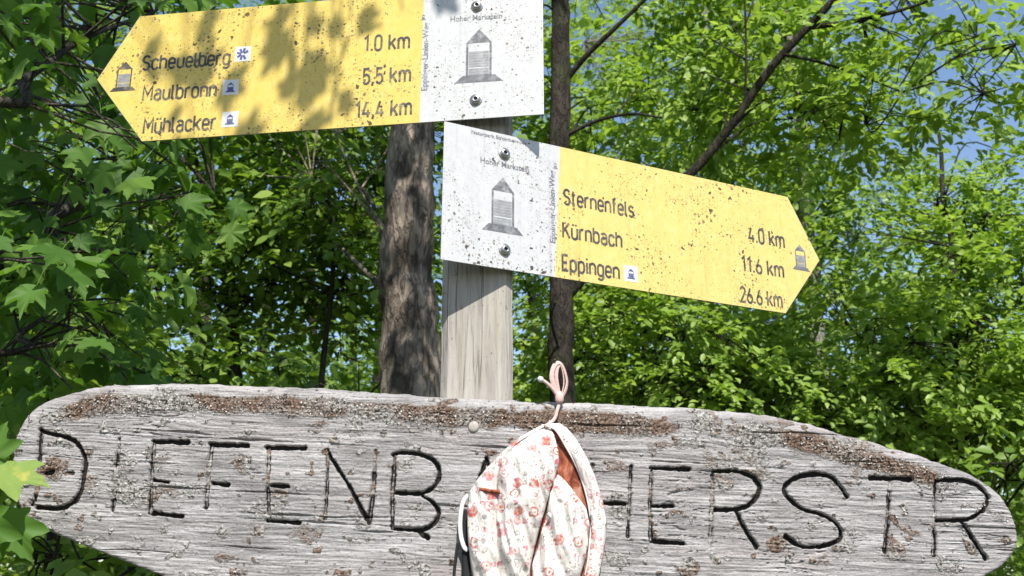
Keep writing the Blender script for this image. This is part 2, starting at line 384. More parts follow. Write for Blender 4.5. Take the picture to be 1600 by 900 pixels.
def make_tree(name, label, cat, trunk, r0, r1, limbs, blobs, mat_b, mat_l, size, seed, nleaf=16, group=None, length=.45, nside=12, rough=.05, tmpl=T_OV, flat=.75, keep=None):
    """trunk: points from the ground up; limbs: explicit (pts, r0, r1); blobs: (centre, radii, sprays)"""
    rng = np.random.RandomState(seed)
    root = empty(name, (trunk[0][0], trunk[0][1], GZ)); tag(root, label, cat, group)
    off = np.array([trunk[0][0], trunk[0][1], GZ])
    mb = MB()
    tp = spline(trunk, 60); rr = np.linspace(0, 1, 60); rad = r0 + (r1 - r0) * rr + r0 * .5 * np.exp(-rr * 22)
    wob = np.stack([fbm(rr * 9 + seed, rr * 0, 1, 2) - .5, fbm(rr * 9 + seed, rr * 0 + 5, 2, 2) - .5, rr * 0], -1) * r0 * .7
    mb.tube(tp - off + wob, rad, nside, rough=rough, rng=rng)
    hold = [tp]; hrad = [rad]
    for lp, a_, b_ in limbs:
        qq = spline(lp, 24); hold.append(qq); hrad.append(np.linspace(a_, b_, 24))
        q = spline(lp, max(6, 5 * len(lp))); mb.tube(q - off, np.linspace(a_, b_, len(q)), 7, rough=.06, rng=rng)
    hold = np.concatenate(hold); hrad = np.concatenate(hrad)
    PP = []; DD = []
    for c, rad3, ns in blobs:
        c = np.asarray(c, float); rad3 = np.asarray(rad3, float)
        d = rvec(rng, ns); rfac = rng.uniform(.25, 1, (ns, 1)) ** .55
        pts = c + d * rfac * rad3
        # hollow out so that the crown is clumped
        nz = fbm(pts[:, 0] * 1.3 + 31 + seed, pts[:, 1] * 1.3 + pts[:, 2] * 2.1 + 17, seed % 5, 3)
        pts = pts[nz > .42]; d = d[nz > .42]
        if keep is not None:
            k = np.array([keep(p) for p in pts], bool); pts = pts[k]; d = d[k]
        if len(pts) == 0: continue
        pts[:, 2] = np.maximum(pts[:, 2], .15)
        dirs = d * np.array([1, 1, .25]) + rng.normal(size=d.shape) * .35
        PP.append(pts); DD.append(dirs)
        # limbs from the trunk to gathered points, twigs on to the sprays
        k = max(2, ns // 30); ends = pts[rng.choice(len(pts), min(k, len(pts)), replace=False)]
        for e in ends:
            dd = hold - e; ds = np.hypot(dd[:, 0], dd[:, 1]) + np.abs(dd[:, 2] + .45 * np.hypot(dd[:, 0], dd[:, 1]) + .15); j = np.argmin(ds); s_ = hold[j]
            mid = s_ * .45 + e * .55 + np.array([0, 0, .18 * np.linalg.norm(e - s_)]) + rng.normal(size=3) * .12
            rl = max(.006, min(hrad[j] * .4, .006 * np.linalg.norm(e - s_) + .004))
            q = spline([s_, mid, e], 9); mb.tube(q - off, np.linspace(rl, .004, 9), 5)
        for p in pts[::2]:
            j = np.argmin(np.linalg.norm(ends - p, axis=1)); e = ends[j]
            if np.linalg.norm(e - p) < 1.4: mb.tube([e - off, (e + p) / 2 - off + rng.normal(size=3) * .05, p - off], [.006, .004, .0025], 3, cap=False)
    mb.build('trunk', mat_b, root, smooth=True)
    if PP:
        P, A, Nn, S = sprays(rng, np.concatenate(PP), np.concatenate(DD), nleaf, size, length, flat)
        leaves('crown', P - off, A, Nn, S, tmpl, mat_l, root, rng)
    return root

def col_pts(lst):     # (px, py, Y) list to world points
    return [at(*p) for p in lst]
def grounded(pts, lean=(0, 0)):
    p0 = pts[0]; return [np.array([p0[0] + lean[0], p0[1] + lean[1], GZ - .05])] + pts

# tree whose thick trunk rises just behind the post
tr = grounded(col_pts([(638, 640, 5.0), (640, 420, 5.0), (644, 200, 5.02), (655, -60, 5.05)])) + [np.array([-.25, 5.0, 8.0]), np.array([0.05, 4.9, 11.5])]
make_tree('forest_tree', 'thick grey trunk with sun-dappled bark directly behind the post', 'tree', tr, .165, .07,
          [(col_pts([(612, 400, 5.0), (580, 330, 5.0), (555, 280, 5.1), (520, 200, 5.3)]), .010, .004)],
          [((-1.6, 4.3, 8.6), (2.2, 2.4, 1.5), 210), ((.3, 6.2, 9.4), (1.8, 1.6, 1.4), 110), ((-3.4, 4.6, 8.0), (1.8, 2.2, 1.3), 150), ((-1.2, 6.4, 4.4), (1.1, .9, .8), 160), ((-.25, 2.3, 6.7), (1.0, 1.0, .9), 260), ((-.12, 3.15, 5.6), (.42, .45, 1.15), 95), (at(560, 120, 6.4), (.9, .6, .6), 120)],
          M['bark'], M['leaf2'], .11, 11, nside=22, rough=.09)
# slender dark tree to the right of the post, its long limb slants up across the picture
tr = grounded(col_pts([(880, 640, 6.0), (878, 480, 6.0), (874, 250, 6.0), (880, 60, 6.0), (868, -120, 6.0)])) + [np.array([.2, 6.1, 8.5])]
make_tree('forest_tree', 'slender dark trunk right of the post with long limb slanting up to the right', 'tree', tr, .085, .05,
          [(col_pts([(880, 470, 6.0), (960, 380, 5.9), (1082, 268, 5.8), (1150, 185, 5.7), (1205, 105, 5.6), (1260, 45, 5.5), (1310, -10, 5.4), (1400, -120, 5.2)]), .034, .020),
           (col_pts([(1262, 43, 5.5), (1330, 34, 5.4), (1400, 18, 5.3), (1470, -5, 5.2)]), .018, .007),
           (col_pts([(1225, 85, 5.55), (1280, 97, 5.5), (1350, 120, 5.4), (1410, 145, 5.35)]), .011, .004),
           (col_pts([(880, 130, 6.0), (918, 85, 5.9), (965, 40, 5.8), (1015, -8, 5.7)]), .022, .012),
           (col_pts([(878, 215, 6.0), (930, 190, 5.9), (985, 178, 5.8), (1035, 184, 5.7)]), .015, .006),
           (col_pts([(1163, 175, 5.7), (1166, 90, 5.6), (1163, -20, 5.5)]), .009, .006),
           (col_pts([(878, 560, 6.0), (862, 500, 5.8), (868, 470, 5.7)]), .012, .005)],
          [(at(1000, 90, 6.8), (1.05, .6, .8), 240), (at(1150, 60, 6.6), (.9, .6, .75), 190), (at(1300, 90, 6.0), (.7, .5, .45), 46), (at(1420, 40, 5.6), (.5, .4, .3), 30), (at(1440, 140, 5.5), (.55, .4, .3), 40), (at(1540, 90, 5.4), (.4, .3, .25), 16), (at(1330, 200, 6.0), (.6, .4, .35), 50), (at(1010, 230, 6.8), (.9, .5, .45), 110), (at(930, -60, 6.5), (.9, .8, .6), 70)],
          M['bark_dark'], M['leaf'], .088, 12, nleaf=20)
# pale thin trunk showing under the right-hand arrow
tr = grounded(col_pts([(1122, 640, 9.0), (1113, 500, 9.0), (1104, 300, 9.1), (1100, 60, 9.2)])) + [at(1090, -160, 9.3)]
make_tree('forest_tree', 'pale thin trunk showing just below the right-hand yellow arrow', 'tree', tr, .07, .035, [],
          [(at(1060, 560, 8.6), (1.2, .7, .85), 240), (at(1120, 130, 9.2), (1.6, 1.0, 1.1), 260), (at(960, 330, 9.2), (1.2, .8, 1.0), 180)],
          M['bark_pale'], M['leaf'], .11, 13)
# grey trunk beyond the right arrow's tip
tr = grounded(col_pts([(1290, 660, 9.6), (1284, 580, 9.6), (1262, 360, 9.6), (1256, 250, 9.6), (1236, 90, 9.6)])) + [at(1215, -120, 9.6)]
make_tree('forest_tree', 'grey trunk glimpsed through leaves beyond the right arrow point', 'tree', tr, .10, .05, [],
          [(at(1230, 200, 9.9), (1.3, .9, 1.2), 240), (at(1290, 480, 10.2), (1.3, .8, 1.0), 220), (at(1330, 330, 10.0), (1.0, .8, .8), 150)],
          M['bark_pale'], M['leaf2'], .11, 14)
# sunlit hornbeam that fills the right of the picture
tr = grounded(col_pts([(1470, 760, 7.6), (1478, 600, 7.6), (1490, 420, 7.6), (1474, 300, 7.6), (1466, 210, 7.7)]))
make_tree('hornbeam_tree', 'bright sunlit leafy tree filling the right side above the carved board', 'tree', tr, .045, .014,
          [(col_pts([(1365, 600, 7.2), (1364, 540, 7.2), (1372, 480, 7.2)]), .010, .006)],
          [(at(1420, 590, 7.2), (1.15, .8, .62), 430), (at(1560, 480, 7.6), (.9, .8, .85), 330), (at(1400, 400, 7.8), (.95, .7, .75), 330), (at(1560, 320, 8.2), (.9, .7, .45), 170), (at(1290, 640, 7.4), (.8, .6, .5), 220), (at(1620, 690, 7.0), (.8, .6, .5), 160)],
          M['bark_dark'], M['leaf'], .080, 15, nleaf=27, flat=.85)
# small tree behind the bag's cord
tr = grounded(col_pts([(1000, 760, 7.2), (1003, 640, 7.2), (1010, 480, 7.2), (1020, 330, 7.2)]))
make_tree('hornbeam_tree', 'low sunlit sapling between dark trunk and pale trunk under right arrow', 'tree', tr, .03, .01, [],
          [(at(1000, 560, 7.0), (.75, .6, .55), 260), (at(1130, 600, 6.8), (.75, .5, .42), 190), (at(940, 430, 7.4), (.65, .5, .6), 170)],
          M['bark_dark'], M['leaf'], .074, 16, nleaf=25, flat=.85)
# shaded saplings on the left
tr = grounded(col_pts([(372, 700, 7.0), (366, 560, 7.0), (352, 400, 7.0), (338, 320, 7.0), (300, 240, 7.0)])) + [at(280, 60, 7.0)]
make_tree('forest_tree', 'dark crooked trunk in the shade under the left yellow arrow', 'tree', tr, .06, .03,
          [(col_pts([(338, 320, 7.0), (300, 300, 6.8), (240, 292, 6.5), (170, 305, 6.3)]), .018, .006)],
          [(at(300, 430, 6.8), (1.3, .8, .9), 300), (at(430, 300, 7.4), (1.0, .8, .7), 200), (at(160, 520, 6.4), (1.0, .8, .7), 200), (at(420, 40, 7.2), (1.7, .9, .8), 240), (at(120, 250, 6.6), (1.0, .8, .9), 180)],
          M['bark_dark'], M['leaf2'], .10, 17)
tr = grounded(col_pts([(500, 700, 6.4), (505, 560, 6.4), (520, 420, 6.4), (512, 300, 6.4)]))
make_tree('hornbeam_tree', 'shaded sapling between crooked trunk and thick trunk on the left', 'tree', tr, .028, .01,
          [],
          [(at(500, 420, 6.4), (.7, .6, .65), 220), (at(470, 560, 6.1), (.8, .6, .42), 200), (at(560, 260, 6.8), (.6, .5, .5), 110)],
          M['bark_dark'], M['leaf2'], .085, 18, flat=.82)
tr = grounded(col_pts([(90, 760, 4.6), (80, 600, 4.6), (60, 450, 4.6)]))
make_tree('hazel_bush', 'dark green bush at far left below and behind the board end', 'bush', tr, .025, .01, [],
          [(at(90, 640, 4.6), (.7, .5, .5), 130), (at(160, 860, 4.2), (.9, .5, .42), 170), (at(40, 480, 4.8), (.5, .5, .4), 70)],
          M['bark_dark'], M['leaf2'], .11, 19)
tr = grounded(col_pts([(1640, 860, 5.6), (1630, 760, 5.6), (1610, 640, 5.6)]))
make_tree('hazel_bush', 'bush behind the right end of the carved board', 'bush', tr, .025, .01, [],
          [(at(1600, 820, 5.6), (.55, .5, .5), 120)], M['bark_dark'], M['leaf2'], .09, 20)

# woodland that reads as one mass behind the single trees
rng = np.random.RandomState(5)
cl = []
for i in range(3900):
    y = rng.uniform(9.5, 30) if i % 3 else rng.uniform(11, 22); x = rng.uniform(-.72, .72) * y; z = rng.uniform(.02, 1) * (.74 * y) if i % 3 else rng.uniform(.2, 1.6 + .22 * y)
    px = 800 + FPX * x / (y * CT + (z - 1.6) * ST)
    el = (z - 1.6) / y
    lim = np.interp(px, [-400, 900, 1150, 1330, 1420, 1700, 2000], [.75, .72, .52, .40, .33, .30, .30])
    if el > lim: continue
    if fbm(np.array(x * .55 + 40), np.array(z * .8 + y * .35 + 9), 3, 3) < (.41 if i % 3 else .25): continue
    cl.append((x, y, z))
for i in range(1100):
    y = rng.uniform(8.6, 15); px = rng.uniform(100, 860) if i % 4 else rng.uniform(860, 1700)
    x = (px - 800) / FPX * y; cl.append((x, y, rng.uniform(.8, 1.6 + .20 * y)))
for i in range(620):
    y = rng.uniform(8, 22); x = y * rng.uniform(.55, 1.15) * (1 if i % 2 else -1); cl.append((x, y, rng.uniform(.3, 1.6 + .5 * y) if i % 2 == 0 else rng.uniform(.3, 1.6 + .28 * y)))
cl = np.array(cl)
P = []; A = []
for c in cl:
    k = rng.randint(4, 8); P.append(c + rng.normal(size=(k, 3)) * np.array([.65, .6, .32])); A.append(rng.normal(size=(k, 3)) * np.array([1, 1, .25]))
P = np.concatenate(P); A = np.concatenate(A); P[:, 2] = np.maximum(P[:, 2], .1)
a_, b_, c_, d_ = sprays(rng, P, A, 12, .17, .75)
o = leaves('woodland', a_, b_, c_, d_, T_FAR, M['leaf_far'], None, rng); tag(o, 'dense green woodland filling the background behind the single trees', kind='stuff', cat='woodland')
mb = MB()
for i in range(46):
    y = rng.uniform(11, 32); x = rng.uniform(-.7, .7) * y; h = rng.uniform(.35, .5) * y + 1.6
    if x / y > .3: h *= .6
    q = spline([(x, y, -.1), (x + rng.normal() * .2, y, h * .5), (x + rng.normal() * .5, y, h)], 8); r_ = rng.uniform(.05, .15)
    mb.tube(q, np.linspace(r_, r_ * .4, 8), 7)
o = mb.build('woodland_trunks', M['bark_dark'], None, True); o.name = 'distant_trunks'; tag(o, 'far tree trunks deep in the background woodland', kind='stuff', cat='woodland')

# ------------------------------------------------------------------ near maple at the left, overhanging
rng = np.random.RandomState(21)
BASE = np.array([-2.7, 1.1, GZ])
maple = empty('maple_tree', BASE); tag(maple, 'nearby maple with large lobed leaves hanging in at the left edge', 'tree')
mb = MB()
tp = spline([BASE, (-2.68, 1.12, 1.5), (-2.6, 1.1, 3.2), (-2.5, 1.0, 5.0), (-2.45, .9, 7.5)], 40)
mb.tube(tp - BASE, np.linspace(.16, .05, 40), 16, rough=.05, rng=rng)
LIMB = [spline(q, 16) for q in (
    [(-2.62, 1.1, 1.9), at(-60, 420, 2.5), at(85, 336, 2.9), at(135, 312, 3.0), at(182, 272, 3.2), at(215, 240, 3.4)],
    [(-2.6, 1.1, 2.6), at(-80, 150, 2.2), at(40, 120, 2.4), at(130, 60, 2.7), at(240, 20, 3.0)],
    [(-2.6, 1.1, 1.5), at(-160, 720, 1.75), at(-60, 735, 1.74), at(-10, 745, 1.73)],
    [(-2.55, 1.05, 3.8), (-1.9, .8, 4.8), (-1.2, .65, 5.3), (-.6, .55, 5.5), (-.2, .5, 5.5)],
    [at(135, 312, 3.0), at(200, 293, 3.2), at(270, 290, 3.5), at(335, 300, 3.8)],
    [(-2.6, 1.1, 1.7), at(-60, 560, 2.6), at(30, 520, 3.0), at(110, 470, 3.3)])]
for q, (ra, rb) in zip(LIMB, ((.030, .011), (.018, .006), (.012, .004), (.022, .006), (.010, .004), (.014, .005))):
    mb.tube(q - BASE, np.linspace(ra, rb, len(q)), 8, rough=.06, rng=rng)
ALL = np.concatenate(LIMB)
LP, LA, LN, LS = [], [], [], []
def cluster(p, n, size, spread=.10, droop=.8):
    j = np.argmin(np.linalg.norm(ALL - p, axis=1)); s_ = ALL[j]
    mb.tube([s_ - BASE, (s_ + p) / 2 + rng.normal(size=3) * .02 + np.array([0, 0, .03]) - BASE, p - BASE], [.005, .0035, .0025], 4, cap=False)
    for i in range(n):
        d = rvec(rng, 1)[0] * np.array([1, 1, .5]); a = d + np.array([0, 0, -droop * rng.uniform(.4, 1.2)])
        s = size * rng.uniform(.65, 1.2)
        LP.append(p + a / np.linalg.norm(a) * s * .55 + rng.normal(size=3) * spread * .35); LA.append(a); LS.append(s)
        LN.append(np.array([0, -.55, .8]) + rng.normal(size=3) * .45)
for i in range(130):
    px = rng.uniform(-70, 330); py = rng.uniform(-80, 420)
    if rng.rand() < max(0, (px - 120) / 260): continue
    Y = rng.uniform(2.2, 3.9)
    if px > 120 and Y < 2.5: Y = rng.uniform(2.6, 3.6)
    cluster(at(px, py, Y), rng.randint(3, 6), .095)
for i in range(60):
    px = rng.uniform(-70, 260); py = rng.uniform(300, 640)
    cluster(at(px, py, rng.uniform(2.6, 3.9)), rng.randint(3, 6), .10)
for (px, py) in ((240, 215), (215, 235), (265, 225), (120, 200), (60, 330), (30, 60)):
    cluster(at(px, py, 2.5), 3, .11)
nv = len(LP)
# overhanging twigs that dapple the left-hand arrow
AZ = R(-7.5); eL = np.array([math.cos(AZ), math.sin(AZ), 0])
for (px, py, n_, t) in ((262, 36, 3, 1.9), (288, 60, 3, 1.9), (275, 85, 2, 1.9), (300, 165, 1, 2.3), (350, 165, 1, 2.3), (455, 150, 1, 1.9), (492, 24, 3, 1.9), (476, 75, 3, 1.9), (468, 115, 2, 1.85), (548, 12, 2, 1.7), (536, 70, 2, 1.7), (522, 125, 1, 1.7), (630, 15, 1, 1.7), (560, -30, 2, 1.8), (480, -40, 4, 2.0), (300, -30, 4, 2.0)):
    cluster(at(px, py, 1.99) + SUN * t, n_, .075, .05, .3)
# upper crown
for i in range(600):
    p = np.array([rng.uniform(-4.6, -.5), rng.uniform(-2.0, 3.2), rng.uniform(4.0, 7.6)])
    if np.linalg.norm((p - np.array([-2.55, .75, 5.7])) / np.array([2.05, 2.3, 1.7])) > 1: continue
    j = np.argmin(np.linalg.norm(tp - p + np.array([0, 0, .6]), axis=1))
    if i % 4 == 0: mb.tube([tp[j] - BASE, (tp[j] + p) / 2 + np.array([0, 0, .15]) - BASE, p - BASE], [.014, .008, .003], 4, cap=False)
    for k in range(9):
        d = rvec(rng, 1)[0]; a = d + np.array([0, 0, -.5]); LP.append(p + d * .22); LA.append(a); LS.append(.13 * rng.uniform(.7, 1.2)); LN.append(np.array([0, -.3, 1]) + rng.normal(size=3) * .4)
mb.build('trunk', M['bark_twig'], maple, True)
leaves('crown', np.array(LP) - BASE, LA, LN, LS, T_MA, M['maple'], maple, rng)
# the leaves that hang in front of the board's left end
def big_leaf(px, py, Y, tip, size, nrm, mat):
    p = at(px, py, Y); q = at(tip[0], tip[1], Y); return leaves('leaf', [p - BASE], [q - p], [nrm], [size], T_MA, mat, maple, np.random.RandomState(int(px + py + 500)))
o = big_leaf(-14, 742, 1.74, (90, 752), .10, (0.1, -.75, .75), M['maple_yellow']); o['label'] = 'yellowing leaf lit by the sun'
big_leaf(5, 800, 1.76, (50, 880), .10, (.1, -1, .25), M['maple'])
big_leaf(-30, 790, 1.72, (-10, 880), .11, (-.2, -1, .3), M['maple'])
big_leaf(-20, 735, 1.78, (10, 650), .09, (.2, -.9, .4), M['maple'])

# ------------------------------------------------------------------ wooden post
PX0, PX1, PY = -.1425, .0015, 2.0
pc = (PX0 + PX1) / 2; hw = (PX1 - PX0) / 2; ch = .014
prof = [(-hw + ch, 0), (hw - ch, 0), (hw, ch), (hw, 2 * hw - ch), (hw - ch, 2 * hw), (-hw + ch, 2 * hw), (-hw, 2 * hw - ch), (-hw, ch)]
post = empty('signpost_post', (pc, PY, GZ)); tag(post, 'square weathered wooden post carrying the two arrows and the board', 'post')
mb = MB(); zs = [0] + list(np.linspace(.3, 3.0, 28)); rngp = np.random.RandomState(3); m_ = len(prof)
for z in zs:
    jx, jy = rngp.normal(size=2) * .0007
    for (x, y) in prof: mb.v.append((x + jx, y + jy, z))
top = [(0, hw, 3.0 + .03)]
for i in range(len(zs) - 1):
    for k in range(m_):
        k2 = (k + 1) % m_; mb.f.append((i * m_ + k, i * m_ + k2, (i + 1) * m_ + k2, (i + 1) * m_ + k))
mb.v.append((0, hw, 3.04)); b_ = (len(zs) - 1) * m_
for k in range(m_): mb.f.append((b_ + k, b_ + (k + 1) % m_, len(mb.v) - 1))
mb.build('shaft', M['post'], post)

# ------------------------------------------------------------------ arrow signs
class Plane:
    def __init__(s, A, yaw):
        s.A = np.array([A[0], A[1], 0.0]); s.eu = np.array([math.cos(yaw), math.sin(yaw), 0]); s.n = np.array([-s.eu[1], s.eu[0], 0]); s.yaw = yaw
    def uv(s, px, py):
        r = ray(px, py); t = (s.n @ (s.A - CAM)) / (s.n @ r); P = CAM + r * t - s.A
        return np.array([P @ s.eu, P[2]])
FONT = bpy.data.fonts.load('<builtin>') if not bpy.data.fonts else bpy.data.fonts[0]
def text_mesh(name, s, u0, u1, v, h, y, mat, parent, vertical=False, gap=1.0):
    cu = bpy.data.curves.new('txt', 'FONT'); cu.body = s; cu.size = 1; cu.space_character = gap; cu.resolution_u = 3; cu.offset = .018
    ob = bpy.data.objects.new('txt', cu); COL.objects.link(ob); dg = bpy.context.evaluated_depsgraph_get()
    me = bpy.data.meshes.new_from_object(ob.evaluated_get(dg)); bpy.data.objects.remove(ob)
    co = np.empty(len(me.vertices) * 3); me.vertices.foreach_get('co', co); co = co.reshape(-1, 3)
    w0, w1 = co[:, 0].min(), co[:, 0].max(); CAP = .729
    x = (co[:, 0] - w0) / (w1 - w0) * (u1 - u0); z = co[:, 1] / CAP * h
    if vertical: P = np.stack([np.full_like(x, v) - z, np.full_like(x, y), u0 + x], -1)
    else: P = np.stack([u0 + x, np.full_like(x, y), v + z], -1)
    me.vertices.foreach_set('co', P.ravel().astype(np.float32)); me.update()
    me.materials.append(mat); me.name = name
    o = bpy.data.objects.new(name, me); return link(o, parent)
def _arc(cx, cy, rx, ry, a0, a1, n=9):
    return [(cx + rx * math.cos(R(a)), cy + ry * math.sin(R(a))) for a in np.linspace(a0, a1, n)]
XH = .73
def glyph(c):
    """strokes of a plain road-sign letter: (width, list of polylines), capitals one unit high"""
    w = .46; r = w / 2; h = XH
    o = _arc(r, h - r, r, r, 0, 180) + _arc(r, r, r, r, 180, 360) + [(w, h - r)]
    arch = [(0, h - r)] + _arc(r, h - r, r, r, 180, 0)[1:] + [(w, 0)]
    D = {'o': (w, [o]), 'c': (w * .92, [_arc(r, h - r, r, r, 15, 180) + _arc(r, r, r, r, 180, 345)]),
         'e': (w, [[(0, h * .5), (w, h * .5), (w, h - r)] + _arc(r, h - r, r, r, 0, 180)[1:] + _arc(r, r, r, r, 180, 335)]),
         'n': (w, [[(0, 0), (0, h)], arch]), 'h': (w, [[(0, 0), (0, 1)], arch]),
         'm': (.78, [[(0, 0), (0, h)], [(0, h - .2)] + _arc(.195, h - .2, .195, .2, 180, 0) + [(.39, 0)], [(.39, h - .2)] + _arc(.585, h - .2, .195, .2, 180, 0) + [(.78, 0)]]),
         'u': (w, [[(w, 0), (w, h)], [(0, h), (0, r)] + _arc(r, r, r, r, 180, 360)[1:]]),
         'r': (.30, [[(0, 0), (0, h)], [(0, h - .25)] + _arc(.26, h - .25, .26, .25, 180, 78)]),
         'l': (.13, [[(0, 1), (0, .15)] + _arc(.15, .15, .15, .15, 180, 270, 5)]),
         'b': (w, [[(0, 0), (0, 1)], o]), 'g': (w, [o, [(w, h), (w, -.05)] + _arc(r, -.05, r, .21, 0, -150)]),
         'p': (w, [[(0, -.27), (0, h)], o]),
         'a': (w, [_arc(r, h - .2, r * .95, .2, 155, 0) + [(w, 0)], [(w, h * .58), (r * .95, h * .58)] + _arc(r * .95, h * .29, r * .95, h * .29, 90, 270) + [(r * 1.2, 0)] + _arc(r * 1.2, .2, r * .8, .2, 270, 360, 5)]),
         'k': (w, [[(0, 0), (0, 1)], [(w * .95, h), (0, .27)], [(w * .36, .44), (w, 0)]]),
         't': (.28, [[(.09, .97), (.09, .15)] + _arc(.24, .15, .15, .15, 180, 270, 5), [(-.04, h), (.27, h)]]),
         'f': (.30, [[(.10, 0), (.10, .90)] + _arc(.28, .90, .18, .15, 180, 85, 6), [(-.03, h * .96), (.27, h * .96)]]),
         'i': (.06, [[(.03, 0), (.03, h)], [(.03, .90), (.03, 1.02)]]),
         's': (w * .9, [_arc(r * .9, h - .19, r * .88, .19, 25, 180) + _arc(r * .9, h - .19, r * .9, .175, 180, 250, 5) + _arc(r * .9, .19, r * .9, .175, 70, 0, 5) + _arc(r * .9, .19, r * .9, .19, 0, -155)]),
         'S': (.5, [_arc(.25, .75, .25, .25, 25, 180) + _arc(.25, .75, .25, .23, 180, 250, 5) + _arc(.25, .25, .25, .25, 70, 0, 5) + _arc(.25, .25, .25, .25, 0, -155)]),
         'M': (.66, [[(0, 0), (0, 1), (.33, .38), (.66, 1), (.66, 0)]]), 'K': (.52, [[(0, 0), (0, 1)], [(.5, 1), (0, .38)], [(.19, .60), (.54, 0)]]),
         'E': (.44, [[(.44, 1), (0, 1), (0, 0), (.44, 0)], [(0, .52), (.38, .52)]]),
         '0': (.46, [_arc(.23, .77, .23, .23, 0, 180) + _arc(.23, .23, .23, .23, 180, 360) + [(.46, .77)]]),
         '1': (.30, [[(.0, .80), (.22, 1), (.22, 0)]]),
         '2': (.46, [_arc(.23, .76, .23, .24, 170, -20) + [(0, 0), (.48, 0)]]),
         '4': (.50, [[(.24, 1), (0, .24), (.52, .24)], [(.36, .48), (.36, 0)]]),
         '5': (.46, [[(.43, 1), (.05, 1), (.03, .52)] + _arc(.22, .31, .24, .31, 125, -150)]),
         '6': (.48, [[(.30, 1), (.05, .45)] + _arc(.24, .28, .24, .28, 150, 510, 17)]),
         '.': (.06, [[(.03, 0), (.03, .13)]]), ',': (.08, [[(.06, .13), (.0, -.14)]]), ' ': (.16, [])}
    if c == 'ü': q = D['u']; return (w, q[1] + [[(.11, .88), (.11, 1.0)], [(.35, .88), (.35, 1.0)]])
    return D[c]
def din_text(s, u0, u1, v, h, y, mat, parent, weight=.165):
    adv = 0.0; lay = []
    for c in s: gw_, st = glyph(c); lay.append((adv, st)); adv += gw_ + .215
    tot = adv - .215 + weight; sx = (u1 - u0) / tot; mb = MB(); k = 0
    for ox, st in lay:
        for pl in st:
            P = np.array(pl, float); d_ = np.gradient(P, axis=0) if len(P) > 2 else np.repeat((P[1:] - P[:1]), 2, 0)
            if len(P) > 2:
                e1 = np.diff(P, axis=0); e1 /= np.linalg.norm(e1, axis=1, keepdims=True) + 1e-9
                d_ = np.vstack([e1[:1], e1[:-1] + e1[1:], e1[-1:]])
                if np.linalg.norm(P[0] - P[-1]) < 1e-6: d_[0] = d_[-1] = e1[0] + e1[-1]
            d_ = d_ / (np.linalg.norm(d_, axis=1, keepdims=True) + 1e-9); n_ = np.stack([-d_[:, 1], d_[:, 0]], -1)
            mit = np.ones(len(P))
            if len(P) > 2: mit[1:-1] = 1 / np.clip(np.abs(np.sum(d_[1:-1] * e1[:-1], 1)), .5, 1)
            yy = y - .00003 * (k % 5); k += 1
            a = P + n_ * (mit * weight / 2)[:, None]; b = P - n_ * (mit * weight / 2)[:, None]
            V_ = [(u0 + (p[0] + ox + weight / 2) * sx, yy, v + p[1] * h) for q in (a, b) for p in q]; m_ = len(P)
            mb.add(V_, [(i, m_ + i, m_ + i + 1, i + 1) for i in range(m_ - 1)])
    return mb.build('lettering', mat, parent)
LY = -.0022        # printed marks lie on the plate's front
def line_text(PL, s, a, b, h, mat, parent, v=None, din=False):
    ua, va = PL.uv(*a); ub, vb = PL.uv(*b)
    if din: return din_text(s, ua, ub, (va + vb) / 2, h, LY, mat, parent)
    return text_mesh('lettering', s, ua, ub, (va + vb) / 2 if v is None else v, h, LY, mat, parent)
def tower(parent, u, v, wdt, hgt, basew, small=False, col='print_grey', y=LY):
    """the little watch-tower emblem; u = centre, v = foot"""
    T = .0004
    mb = MB(); bh = hgt * .13; bt = hgt * .74
    mb.prism([(u - basew / 2, v), (u + basew / 2, v), (u + wdt * .62, v + bh), (u - wdt * .62, v + bh)], y, y + T)
    mb.prism([(u - wdt * .5, v + bt), (u + wdt * .5, v + bt), (u, v + hgt)], y, y + T)
    e = wdt * .09
    mb.prism([(u - wdt / 2, v + bh + .0004), (u - wdt / 2 + e, v + bh + .0004), (u - wdt / 2 + e, v + bt - .0004), (u - wdt / 2, v + bt - .0004)], y, y + T)
    mb.prism([(u + wdt / 2 - e, v + bh + .0004), (u + wdt / 2, v + bh + .0004), (u + wdt / 2, v + bt - .0004), (u + wdt / 2 - e, v + bt - .0004)], y, y + T)
    em = mb.build('tower_emblem', M[col], parent)
    mb = MB(); z0 = v + bh + .0008; z1 = v + bt - hgt * .15
    n_ = 3 if small else 9
    for i in range(n_):
        a = z0 + (z1 - z0) * i / n_; b = a + (z1 - z0) / n_ * (.8 if i != 2 else .45)
        mb.prism([(u - wdt * .39, a), (u + wdt * .39, a), (u + wdt * .39, b), (u - wdt * .39, b)], y, y + T)
    mb.build('slats', M['print_mid'] if not small else M[col], em)
    return em
def sticker(parent, u, v, sz, kind):
    mb = MB(); mb.prism([(u - sz / 2, v - sz / 2), (u + sz / 2, v - sz / 2), (u + sz / 2, v + sz / 2), (u - sz / 2, v + sz / 2)], LY, LY + .0006)
    st = mb.build('route_sticker', M['sticker'], parent)
    if kind == 'tower': tower(st, u, v - sz * .32, sz * .36, sz * .64, sz * .62, True, 'print_blue', LY - .0009)
    else:
        mb = MB()
        for k in range(7):
            a = 2 * math.pi * k / 8 + .5; c, s_ = math.cos(a), math.sin(a); r0_, r1_, w_ = sz * .10, sz * .38, sz * .045
            mb.prism([(u + c * r0_ - s_ * w_, v + s_ * r0_ + c * w_), (u + c * r1_ - s_ * w_ * 1.6, v + s_ * r1_ + c * w_ * 1.6), (u + c * r1_ + s_ * w_ * 1.6, v + s_ * r1_ - c * w_ * 1.6), (u + c * r0_ + s_ * w_, v + s_ * r0_ - c * w_)][::-1], LY - .0009, LY - .0004)
        mb.build('star_emblem', M['print_blue'], st)
